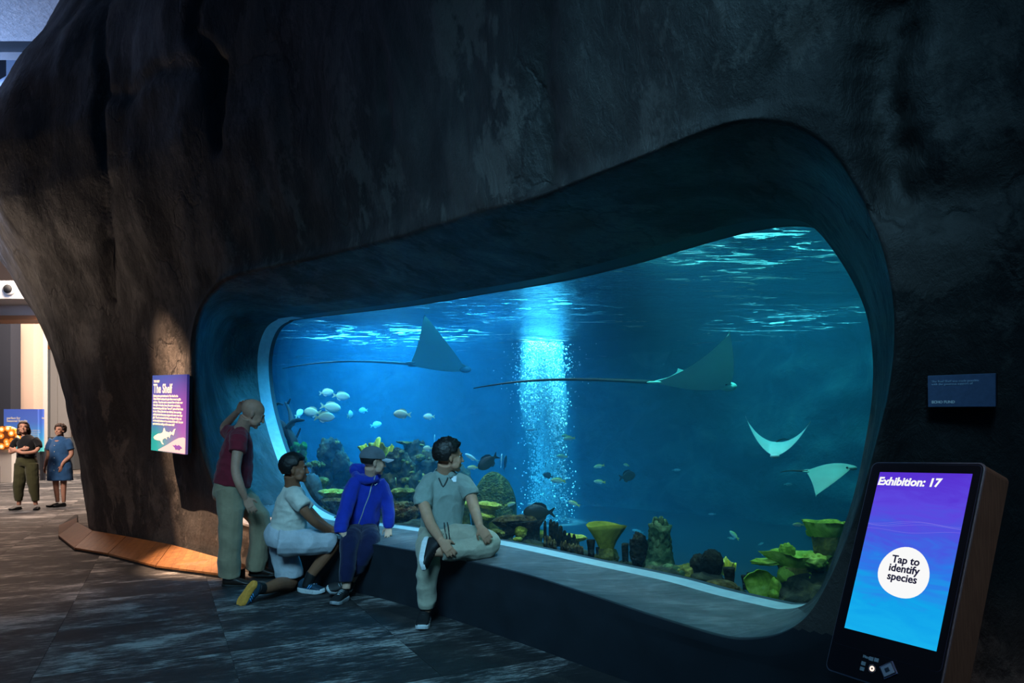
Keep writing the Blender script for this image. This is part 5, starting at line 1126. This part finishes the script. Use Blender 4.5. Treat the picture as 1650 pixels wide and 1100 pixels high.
# ---------- B: kneeling boy in the white T-shirt --------------------------------
SK_B = skinm('tan_skin', '#8a5a42'); C_WHT = cloth('white_cotton', '#c9c6bb'); C_GRY = cloth('light_grey_shorts', '#b5b8bf'); M_HAIR = plain('black_hair', '#0d0b0b', .55, bump=.6, bscale=90)
B = person(Vector((-2.0, 5.7, 0)), 'boy in a white T-shirt and light grey shorts kneeling at the bench')
HB = frame3((.96, .22, .02), (0, 0, 1)); cB = px(474.5, 754, 5.72); nkB = px(471, 781, 5.75)
m = MB(); head_vf(m, cB, HB, .98, 1.12, nkB, .058)
m.add(chain([px(475, 803, 5.64), px(485, 815, 5.57), px(503, 837, 5.60), px(517, 848, 5.68), px(531, 856, 5.76)], [.040, .044, .038, .035, .025])); hand_vf(m, px(531, 856, 5.76), (1, .6, -.02), (0, -.15, 1), (.3, .8, 0), .92, .12)
m.add(chain([px(478, 798, 5.92), px(500, 825, 5.98), px(522, 845, 6.02), px(540, 853, 6.05)], [.048, .042, .034, .024])); hand_vf(m, px(540, 853, 6.05), (1, .5, -.05), (0, 0, 1), (.3, -.8, 0), .9, .15)
m.add(chain([px(455, 862, 5.76), px(464, 830, 5.76), px(472, 800, 5.76)], [.11, .11, .10]))
m.add(chain([px(452, 872, 5.64), px(498, 872, 5.72), px(534, 875, 5.80), px(522, 898, 5.80), px(500, 928, 5.80), px(495, 942, 5.80)], [.085, .075, .062, .056, .042, .036]))
m.add(chain([px(457, 872, 5.86), px(463, 905, 5.88), px(468, 938, 5.86), px(450, 941, 5.68), px(428, 948, 5.50), px(416, 947, 5.43)], [.085, .072, .062, .058, .044, .038]))
organic('body', m, SK_B, B, .0055, 4); face_parts(cB, HB, .98, B); hair(cB, HB, .98, M_HAIR, B, .020, -.82, .40, .003, 26)
latB = Vector((.40, -.92, 0))
m = MB(); m.add(chain([px(460, 862, 5.76), px(465, 846, 5.76), px(467, 828, 5.76), px(469, 808, 5.76), px(471, 793, 5.76), px(471, 784, 5.76)], [(.150, .148), (.158, .146), (.165, .132), (.165, .118), (.140, .092), (.072, .066)], 20, 5, latB))
m.add(chain([px(472, 796, 5.68), px(479, 804, 5.60), px(491, 817, 5.565)], [.072, .070, .064])); m.add(chain([px(476, 796, 5.86), px(488, 812, 5.95), px(497, 821, 5.97)], [.070, .066, .062]))
organic('t_shirt', m, C_WHT, B, .007, 5, .009, 8, (1, 1, 1.8))
m = MB(); m.add(chain([px(460, 852, 5.76), px(456, 864, 5.76), px(455, 878, 5.76)], [(.152, .140), (.165, .148), (.145, .12)], 20, 5, latB))
m.add(chain([px(452, 872, 5.66), px(475, 873, 5.68), px(502, 873, 5.72), px(524, 873, 5.77), px(533, 876, 5.80)], [.118, .114, .104, .094, .088])); m.add(chain([px(455, 872, 5.86), px(461, 898, 5.88), px(465, 918, 5.88), px(466, 929, 5.88)], [.115, .115, .110, .108]))
organic('shorts', m, C_GRY, B, .007, 5, .011, 6)
M_BLK = plain('shoe_black', '#0d0f12', .6); M_SLW = plain('sole_white', '#c2c6c8', .6); M_SLY = plain('sole_yellow', '#e0983c', .7); M_TEAL = plain('shoe_teal', '#1d3a4c', .6); M_STR = plain('stripe_blue', '#4d9fd8', .5); M_LACE = plain('lace_pale', '#a9b2b8', .7)
m = MB().add(chain([px(503, 922, 5.80), px(497, 938, 5.80), px(495, 945, 5.80)], [.046, .047, .048])); organic('sock', m, M_BLK, B, .006, 2); m = MB().add(chain([px(425, 948, 5.48), px(415, 947, 5.43)], [.046, .048])); organic('sock', m, M_BLK, B, .006, 2)
shoe(B, Vector((px(478, 955, 5.80).x, 5.83, .0)), (.93, -.30, 0), (0, 0, 1), .265, .10, M_TEAL, M_SLW, .038, .02, stripe=M_STR, lace=M_LACE)
hl = px(408, 934, 5.39); sh = shoe(B, hl, (-.45, -.10, -.75), (.60, .70, -.45), .255, .098, M_TEAL, M_SLY, .036, .02, stripe=M_STR, lace=M_LACE)

# ---------- C: boy in the blue hooded jacket --------------------------------
SK_C = skinm('fair_skin', '#c49a84'); C_BLU = cloth('royal_blue_fleece', '#1730a0'); C_NAV = cloth('navy_jersey', '#0c1238')
Cc = person(Vector((-1.25, 5.7, 0)), 'boy in a royal blue hooded jacket and grey cap sitting on the bench')
HC = frame3((.90, .42, -.06), (.05, .02, 1)); cC = px(602, 743, 5.90); nkC = px(597, 768, 5.93)
m = MB(); head_vf(m, cC, HC, .93, 1.0, nkC, .048)
m.add(chain([px(571, 782, 5.88), px(560, 808, 5.80), px(555, 828, 5.74), px(549, 850, 5.66)], [.04, .037, .034, .024])); hand_vf(m, px(551, 858, 5.62), (.75, -.25, -.45), (.3, -.6, .8), (-.2, .5, .5), .88, .30)
m.add(chain([px(613, 780, 5.96), px(622, 805, 6.0), px(626, 825, 5.98), px(626, 848, 5.95)], [.04, .036, .033, .023])); hand_vf(m, px(626, 849, 5.95), (.12, -.75, -.42), (0, -.35, 1), (-1, 0, 0), .86, .22)
m.add(chain([px(585, 850, 6.0), px(590, 815, 5.98), px(595, 785, 5.96)], [.06, .06, .06])); m.add(chain([px(577, 855, 5.95), px(565, 868, 5.66), px(561, 905, 5.52), px(558, 948, 5.50)], [.07, .055, .045, .034])); m.add(chain([px(593, 855, 5.98), px(595, 868, 5.72), px(580, 905, 5.62), px(566, 935, 5.66)], [.07, .055, .045, .034]))
organic('body', m, SK_C, Cc, .0055, 4); face_parts(cC, HC, .93, Cc); hair(cC, HC, .93, M_HAIR, Cc, .012, -.62, .35, .004, 26)
# cap
C_CAP = cloth('grey_cap_cloth', '#5f6a74'); V = []; nu, nv = 48, 16
for i in range(nu):
    a = 2*math.pi*i/nu
    for j in range(nv+1):
        b = math.pi*.53*j/nv; V.append(cC+HC @ Vector((-.014+math.sin(b)*math.cos(a)*.118, math.sin(b)*math.sin(a)*.098, .036+math.cos(b)*.104))*.95)
cap = empty('cap', cC); cap.parent = Cc; cap.matrix_parent_inverse = parent_mat(Cc).inverted()
MB().add((V, grid_faces(nu, nv+1, cu=True))).build('crown', C_CAP, cap); V = []
for s_ in (0, 1):
    for i in range(21):
        a = (i/20-.5)*2.1
        for j in range(7): r = j/6; V.append(cC+HC @ Vector(((.10*math.cos(a)+.085*r*math.cos(a*.75)), math.sin(a)*(.098-.01*r), .034-.020*r-.02*math.sin(a)**2+.012*r*(1-(a/1.05)**2)-s_*.006))*.95)
f = [tuple(i+o_ for i in q) for o_ in (0, 147) for q in grid_faces(21, 7)]+[(a*7+6, (a+1)*7+6, (a+1)*7+6+147, a*7+6+147) for a in range(20)]; MB().add((V, f)).build('brim', cloth('pale_cap_brim', '#8d98a2'), cap)
MB().add(ellipsoid(cC+HC @ Vector((-.014, 0, .136))*.95, (.008, .008, .005))).build('button', C_CAP, cap)
latC = Vector((.93, .34, 0))
m = MB(); m.add(chain([px(583, 855, 6.0), px(585, 838, 5.98), px(588, 815, 5.96), px(591, 794, 5.95), px(593, 777, 5.94), px(596, 767, 5.94)], [(.135, .105), (.140, .112), (.135, .105), (.145, .098), (.130, .080), (.070, .065)], 20, 5, latC))
m.add(chain([px(576, 776, 5.90), px(568, 788, 5.86), px(559, 812, 5.79), px(554, 830, 5.74), px(549, 852, 5.65), px(548, 859, 5.63)], [.062, .064, .060, .058, .050, .042])); m.add(chain([px(609, 776, 5.96), px(616, 788, 5.98), px(623, 808, 6.0), px(626, 824, 5.98), px(626, 843, 5.95), px(626, 848, 5.95)], [.060, .062, .058, .055, .046, .040]))
m.add(chain([px(568, 760, 6.0), px(572, 756, 6.06), px(585, 758, 6.08), px(600, 761, 6.05), px(610, 766, 5.98)], [.032, .050, .055, .045, .03])); m.add(chain([px(571, 764, 5.96), px(580, 771, 5.87), px(596, 774, 5.84), px(609, 769, 5.88)], [.032, .034, .032, .028]))
jk = organic('hooded_jacket', m, C_BLU, Cc, .0065, 4, .009, 8, (1.4, 1.4, .8))
def front_pts(lst, Y0):   # ride on the jacket surface: cast from the gallery side
    dg = bpy.context.evaluated_depsgraph_get(); out = []
    for x, y in lst:
        d = Vector(((x-825)/F, 1, -(y-710)/F)).normalized(); o_ = Vector((0, 0, EYE)); loc, nrm, idx, dist = BV.ray_cast(o_, d, 20)
        out.append((loc if loc is not None else px(x, y, Y0)))
    return out
from mathutils.bvhtree import BVHTree
BV = BVHTree.FromPolygons([v.co for v in jk.data.vertices], [tuple(p.vertices) for p in jk.data.polygons])
zp = front_pts([(605, 766), (603, 772), (599, 782), (597, 790), (595, 798), (591, 808), (587, 818), (584, 828), (580, 838), (578, 844)], 5.8)
z_ = MB().add(chain([p-Vector((0, .003, 0)) for p in zp], [.0045]*len(zp), 6, 2)).build('zip', plain('zip_pale', '#a9b6bc', .4, .3), jk)
q = front_pts([(603, 779), (604.5, 781.2), (609, 778.2)], 5.8); q = [Vector((p.x, q[1].y-.004, p.z)) for p in q]; MB().add(chain([q[0], q[1], q[2]], [.0020, .0034, .0010], 6, 4)).build('chest_mark', plain('mark_white', '#d6dee0', .6), jk)
m = MB(); m.add(chain([px(584, 845, 6.0), px(584, 856, 5.99), px(585, 864, 5.96)], [(.135, .11), (.145, .115), (.13, .09)], 20, 5, latC))
m.add(chain([px(576, 856, 5.96), px(570, 862, 5.80), px(564, 871, 5.64), px(562, 890, 5.55), px(560, 915, 5.50), px(558, 936, 5.49)], [.086, .084, .076, .068, .060, .052])); m.add(chain([px(592, 856, 5.98), px(596, 862, 5.83), px(596, 870, 5.70), px(588, 890, 5.62), px(577, 912, 5.62), px(568, 925, 5.66)], [.086, .084, .076, .068, .058, .050]))
tr_ = organic('trousers', m, C_NAV, Cc, .007, 5, .011, 7); 
M_GS = plain('shoe_charcoal', '#17181b', .6); M_SLG = plain('sole_grey', '#8d9094', .6)
shoe(Cc, Vector((px(560, 955, 5.55).x, 5.56, .0)), (-.26, -.95, 0), (0, 0, 1), .25, .095, M_GS, M_SLG, .03, .01, lace=M_LACE)
shoe(Cc, px(566, 950, 5.70), (-.55, -.50, .10), (.5, -.45, .65), .24, .092, M_GS, M_SLW, .03, .01, lace=M_LACE)

# ---------- D: young man in the polo shirt --------------------------------
SK_D = skinm('light_tan_skin', '#b08268'); C_POL = cloth('sage_grey_knit', '#7c8c86'); C_CHI = cloth('stone_cotton', '#9a9684')
D = person(Vector((-.52, 4.95, 0)), 'young man in a grey-green polo shirt sitting with one ankle on his knee')
HD = frame3((.93, .36, -.02), (.04, .02, 1)); cD = px(723.5, 734, 5.06); nkD = px(716, 764, 5.10)
m = MB(); head_vf(m, cD, HD, .96, .98, nkD, .056)
m.add(chain([px(688, 784, 5.04), px(682, 806, 4.95), px(692, 840, 4.84), px(702, 857, 4.71), px(711, 871, 4.58)], [.042, .044, .040, .036, .026])); hand_vf(m, px(711, 871, 4.58), (.62, -.02, -.78), (.15, -1, .12), (.7, .2, .4), .95, .35)
m.add(chain([px(748, 782, 5.10), px(758, 798, 5.04), px(765, 822, 4.97), px(769, 834, 4.80), px(773, 848, 4.66)], [.042, .044, .040, .036, .026])); hand_vf(m, px(773, 848, 4.66), (.55, .02, -.80), (.10, -1, .15), (-.8, -.3, -.2), .95, .42)
m.add(chain([px(712, 860, 5.16), px(714, 820, 5.16), px(716, 790, 5.14)], [.07, .07, .07])); m.add(chain([px(700, 868, 5.10), px(693, 884, 4.84), px(690, 935, 4.79), px(687, 985, 4.80)], [.085, .062, .052, .036])); m.add(chain([px(728, 866, 5.08), px(762, 868, 4.96), px(789, 874, 4.84), px(750, 884, 4.72), px(706, 888, 4.64), px(694, 889, 4.64)], [.085, .072, .060, .052, .038, .036]))
organic('body', m, SK_D, D, .0055, 4); face_parts(cD, HD, .96, D); hair(cD, HD, .96, M_HAIR, D, .021, -.74, .42, .005, 34, .014)
latD = Vector((.97, .22, 0))
m = MB(); m.add(chain([px(711, 856, 5.12), px(712, 842, 5.12), px(713, 815, 5.11), px(714, 790, 5.10), px(716, 774, 5.11), px(717, 761, 5.12)], [(.155, .115), (.155, .118), (.160, .115), (.172, .108), (.150, .085), (.072, .066)], 22, 5, latD))
m.add(chain([px(700, 772, 5.08), px(689, 781, 5.04), px(682, 800, 4.98), px(681, 815, 4.95)], [.060, .064, .064, .066])); m.add(chain([px(735, 770, 5.11), px(746, 778, 5.09), px(754, 788, 5.06), px(759, 799, 5.04)], [.060, .064, .062, .063]))
pl_ = organic('polo_shirt', m, C_POL, D, .0065, 5, .009, 7, (1.3, 1.3, 1.2))
BV = BVHTree.FromPolygons([v.co for v in pl_.data.vertices], [tuple(p.vertices) for p in pl_.data.polygons])
ring = [nkD+Vector((.070*math.cos(a), .064*math.sin(a), .018+.022*math.sin(a))) for a in [math.radians(x) for x in range(-60, 241, 20)]]; V = []
for p in ring:
    o_ = (p-nkD); o_.z = 0; o_.normalize(); V += [p+Vector((0, 0, .018)), p+o_*.026-Vector((0, 0, .020)), p+o_*.020-Vector((0, 0, .024)), p+o_*-.004+Vector((0, 0, .010))]
MB().add((V, grid_faces(len(ring), 4, cv=True)+[(0, 1, 2, 3), tuple(len(V)-4+i for i in (3, 2, 1, 0))])).build('collar', C_POL, pl_)
q = front_pts([(707, 770), (710, 777), (714, 784), (719, 776), (722, 769)], 5.0); MB().add(chain([p for p in q], [.006]*5, 6, 2)).build('neck_placket', plain('placket_dark', '#2c3534', .8), pl_)
q = front_pts([(730, 762), (739, 761), (739, 770), (731, 771)], 5.0); bc = sorted(q, key=lambda p: p.y)[2]; v_ = [bc+Vector((dx, -.010+dz*.25, dz)) for dx, dz in ((-.022, .018), (.022, .020), (.020, -.022), (-.022, -.022))]; v_ += [p+Vector((0, .003, 0)) for p in v_]
MB().add((v_, [(0, 1, 2, 3), (7, 6, 5, 4)]+[(i, i+4, (i+1) % 4+4, (i+1) % 4) for i in range(4)])).build('name_badge', plain('badge_white', '#b9c6cc', .4), pl_, False)
m = MB(); m.add(chain([px(712, 848, 5.12), px(712, 860, 5.12), px(713, 872, 5.10)], [(.165, .118), (.175, .125), (.155, .10)], 22, 5, latD))
m.add(chain([px(699, 868, 5.10), px(693, 876, 4.96), px(691, 890, 4.83), px(690, 915, 4.79), px(689, 945, 4.78), px(688, 966, 4.79), px(688, 977, 4.80)], [.102, .098, .088, .080, .070, .060, .054]))
m.add(chain([px(728, 866, 5.06), px(752, 868, 4.98), px(776, 872, 4.88), px(786, 877, 4.80), px(768, 883, 4.75), px(740, 886, 4.69), px(714, 888, 4.65)], [.104, .100, .092, .086, .082, .072, .062]))
tr_ = organic('trousers', m, C_CHI, D, .007, 5, .011, 7)
BV = BVHTree.FromPolygons([v.co for v in tr_.data.vertices]+[v.co for v in pl_.data.vertices], [tuple(p.vertices) for p in tr_.data.polygons]+[tuple(i+len(tr_.data.vertices) for i in p.vertices) for p in pl_.data.polygons])
for a_ in ([(716, 841), (717, 852), (720, 864), (719, 872)], [(721, 841), (723, 852), (724, 862), (725, 870)]):
    q = front_pts(a_, 4.9); MB().add(chain([p-Vector((0, .016, 0)) for p in q], [.0040]*4, 6, 2)).build('drawstring', M_BLK, tr_)
sh = shoe(D, Vector((px(687, 990, 4.86).x, 4.90, .0)), (-.03, -1, 0), (0, 0, 1), .28, .10, M_BLK, M_SLW, .034, .025, lace=plain('lace_black', '#1b1d20', .7), hh=.10)
sh = shoe(D, px(683, 866, 4.70), (-.02, -.66, -.62), (1, -.12, .08), .27, .10, M_BLK, M_SLW, .034, .03, lace=plain('lace_black_b', '#1b1d20', .7), hh=.09)
T_ = Matrix.Translation(px(683, 866, 4.70)) @ frame3((-.02, -.66, -.62), (1, -.12, .08)).to_4x4(); m = MB()
for q_ in (1,): m.add(chain([T_ @ Vector((.10, q_*.040, .070)), T_ @ Vector((.13, q_*.043, .048)), T_ @ Vector((.17, q_*.043, .050)), T_ @ Vector((.10, q_*.044, .085))], [.003, .0075, .006, .002], 6, 4))
m.build('side_mark', plain('mark_white_b', '#d6dee0', .6), sh)

# ---------- E, F: two women in the hall --------------------------------
SK_E = skinm('rosy_skin', '#b5836c'); E_ = person(Vector((px(46, 820, 12.8).x, 12.8, 0)), 'woman in a black top and olive trousers standing with her arms crossed')
X0_, Y0_ = px(46, 820, 12.8).x, 12.75
def lp(dx, dy, z, b=None): return Vector((X0_+dx, Y0_+dy, z))
def woman(P, skin, c_top, c_bot, head_f, dress=False):
    H = frame3(head_f, (0, 0, 1)); c = lp(-.06 if not dress else 0, 0, 1.53 if not dress else 1.50); m = MB(); head_vf(m, c, H, .93, 1.0, lp(-.04 if not dress else 0, .02, 1.37), .048)
    hp = .06
    if not dress:
        m.add(chain([lp(-.20, 0, 1.31), lp(-.25, -.03, 1.18), lp(-.23, -.10, 1.08), lp(-.08, -.20, 1.10), lp(.06, -.19, 1.14)], [.042, .038, .034, .030, .022])); hand_vf(m, lp(.05, -.19, 1.14), (1, -.1, .15), (0, -1, .2), (0, 0, 1), .85, .3)
        m.add(chain([lp(.18, 0, 1.31), lp(.24, -.03, 1.18), lp(.22, -.10, 1.09), lp(.08, -.22, 1.07), lp(-.06, -.20, 1.12)], [.042, .038, .034, .030, .022])); hand_vf(m, lp(-.05, -.20, 1.12), (-1, -.1, .2), (0, -1, .2), (0, 0, 1), .85, .3)
    else:
        m.add(chain([lp(-.17, 0, 1.29), lp(-.22, 0, 1.10), lp(-.23, 0, 1.02), lp(-.24, -.05, .86), lp(-.24, -.08, .78)], [.042, .038, .034, .030, .022])); hand_vf(m, lp(-.24, -.08, .78), (0, -.15, -1), (-1, 0, 0), (0, -1, 0), .85, .3)
        m.add(chain([lp(.17, 0, 1.29), lp(.22, 0, 1.10), lp(.22, -.02, 1.00), lp(.14, -.10, .88), lp(.12, -.14, .80)], [.046, .044, .040, .034, .024])); hand_vf(m, lp(.12, -.14, .80), (-.1, -.15, -1), (.8, -.6, 0), (0, -1, 0), .85, .3)
    m.add(chain([lp(0, 0, .9), lp(0, 0, 1.1), lp(0, 0, 1.3)], [.10, .10, .10]))
    for q, w_ in ((-1, .0), (1, .0)):
        a = .10 if not dress else .07; b_ = .16 if not dress else .06
        m.add(chain([lp(q*.09, 0, .86), lp(q*a*1.1, -.01, .48), lp(q*b_, .02, .09)], [.085, .054, .034]))
    organic('body', m, skin, P, .008, 3); face_parts(c, H, .93, P)
    lat = Vector((1, 0, 0)); m = MB()
    if not dress:
        m.add(chain([lp(0, 0, .96), lp(0, 0, 1.04), lp(0, 0, 1.16), lp(0, 0, 1.27), lp(-.02, .01, 1.34), lp(-.04, .01, 1.38)], [(.155, .12), (.15, .115), (.155, .12), (.17, .105), (.12, .075), (.06, .05)], 20, 4, lat)); 
        for q in (-1, 1): m.add(chain([lp(q*.15, 0, 1.33), lp(q*.22, -.01, 1.25), lp(q*.25, -.03, 1.17)], [.054, .056, .056]))
        organic('top', m, c_top, P, .009, 4, .006, 7)
        m = MB().add(chain([lp(0, 0, 1.0), lp(0, 0, .92), lp(0, 0, .82)], [(.15, .115), (.185, .135), (.18, .12)], 20, 4, lat))
        for q in (-1, 1): m.add(chain([lp(q*.09, 0, .86), lp(q*.115, -.01, .62), lp(q*.14, -.01, .42), lp(q*.158, .01, .17)], [.115, .10, .088, .060]))
        organic('trousers', m, c_bot, P, .009, 4, .008, 6)
    else:
        m.add(chain([lp(.0, 0, .52), lp(0, 0, .66), lp(0, 0, .84), lp(0, 0, 1.02), lp(0, 0, 1.16), lp(0, 0, 1.26), lp(0, 0, 1.32), lp(0, .01, 1.37)], [(.235, .165), (.23, .165), (.215, .16), (.18, .14), (.185, .14), (.18, .11), (.14, .08), (.06, .055)], 22, 4, lat))
        for q in (-1, 1): m.add(chain([lp(q*.14, 0, 1.31), lp(q*.19, -.01, 1.22), lp(q*.215, -.01, 1.12)], [.066, .066, .064]))
        dr = organic('denim_dress', m, c_top, P, .009, 4, .008, 6)
        for k in range(5): MB().add(ellipsoid(lp(-.01, -.15-.01*(k > 2), 1.20-.12*k), (.008, .006, .008))).build('button', plain(f'button_{k}', '#c8c0a8', .4), dr)
    return c, H
c, H = woman(E_, SK_E, cloth('black_jersey', '#0d0d10'), cloth('olive_twill', '#3d3c22'), (.45, -.75, .22))
M_HBR = plain('brown_hair', '#2c1a12', .6, bump=.6, bscale=80); hair(c, H, .93, M_HBR, E_, .020, -.85, .45, .006, 26, sideb=-.3)
m = MB(); m.add(chain([c+H @ Vector((-.06, .05, .03)), c+H @ Vector((-.08, .07, -.05)), c+H @ Vector((-.07, .07, -.12))], [.045, .045, .03])); m.add(chain([c+H @ Vector((-.06, -.05, .03)), c+H @ Vector((-.08, -.07, -.05)), c+H @ Vector((-.07, -.07, -.12))], [.045, .045, .03])); m.add(chain([c+H @ Vector((-.07, 0, .03)), c+H @ Vector((-.10, 0, -.06)), c+H @ Vector((-.09, 0, -.13))], [.06, .06, .04])); organic('long_hair', m, M_HBR, E_, .009, 3)
MB().add(tube([lp(0, 0, .985), lp(0, 0, 1.01)], [(.163, .127)]*2, 28, True, (1, 0, 0))).build('belt', M_BLK, E_)
for q in (-1, 1): shoe(E_, Vector((X0_+q*.16, Y0_+.10, 0)), (q*.35, -1, 0), (0, 0, 1), .245, .09, M_BLK, M_BLK, .03, hh=.045, name='sandal')
X0_, Y0_ = px(94, 815, 13.3).x, 13.35
F_ = person(Vector((X0_, Y0_, 0)), 'woman in a short denim shirt dress and black clogs standing by the rock')
c, H = woman(F_, SK_E, cloth('denim_blue', '#28507a'), None, (-.05, -1, .08), True)
hair(c, H, .93, M_HBR, F_, .026, -.80, .38, .012, 20, sideb=-.35)
for q in (-1, 1): shoe(F_, Vector((X0_+q*.07-.0, Y0_+.08, 0)), (-.55-.2*q*.5, -1, 0), (0, 0, 1), .25, .10, M_BLK, M_BLK, .035, hh=.06, name='clog')
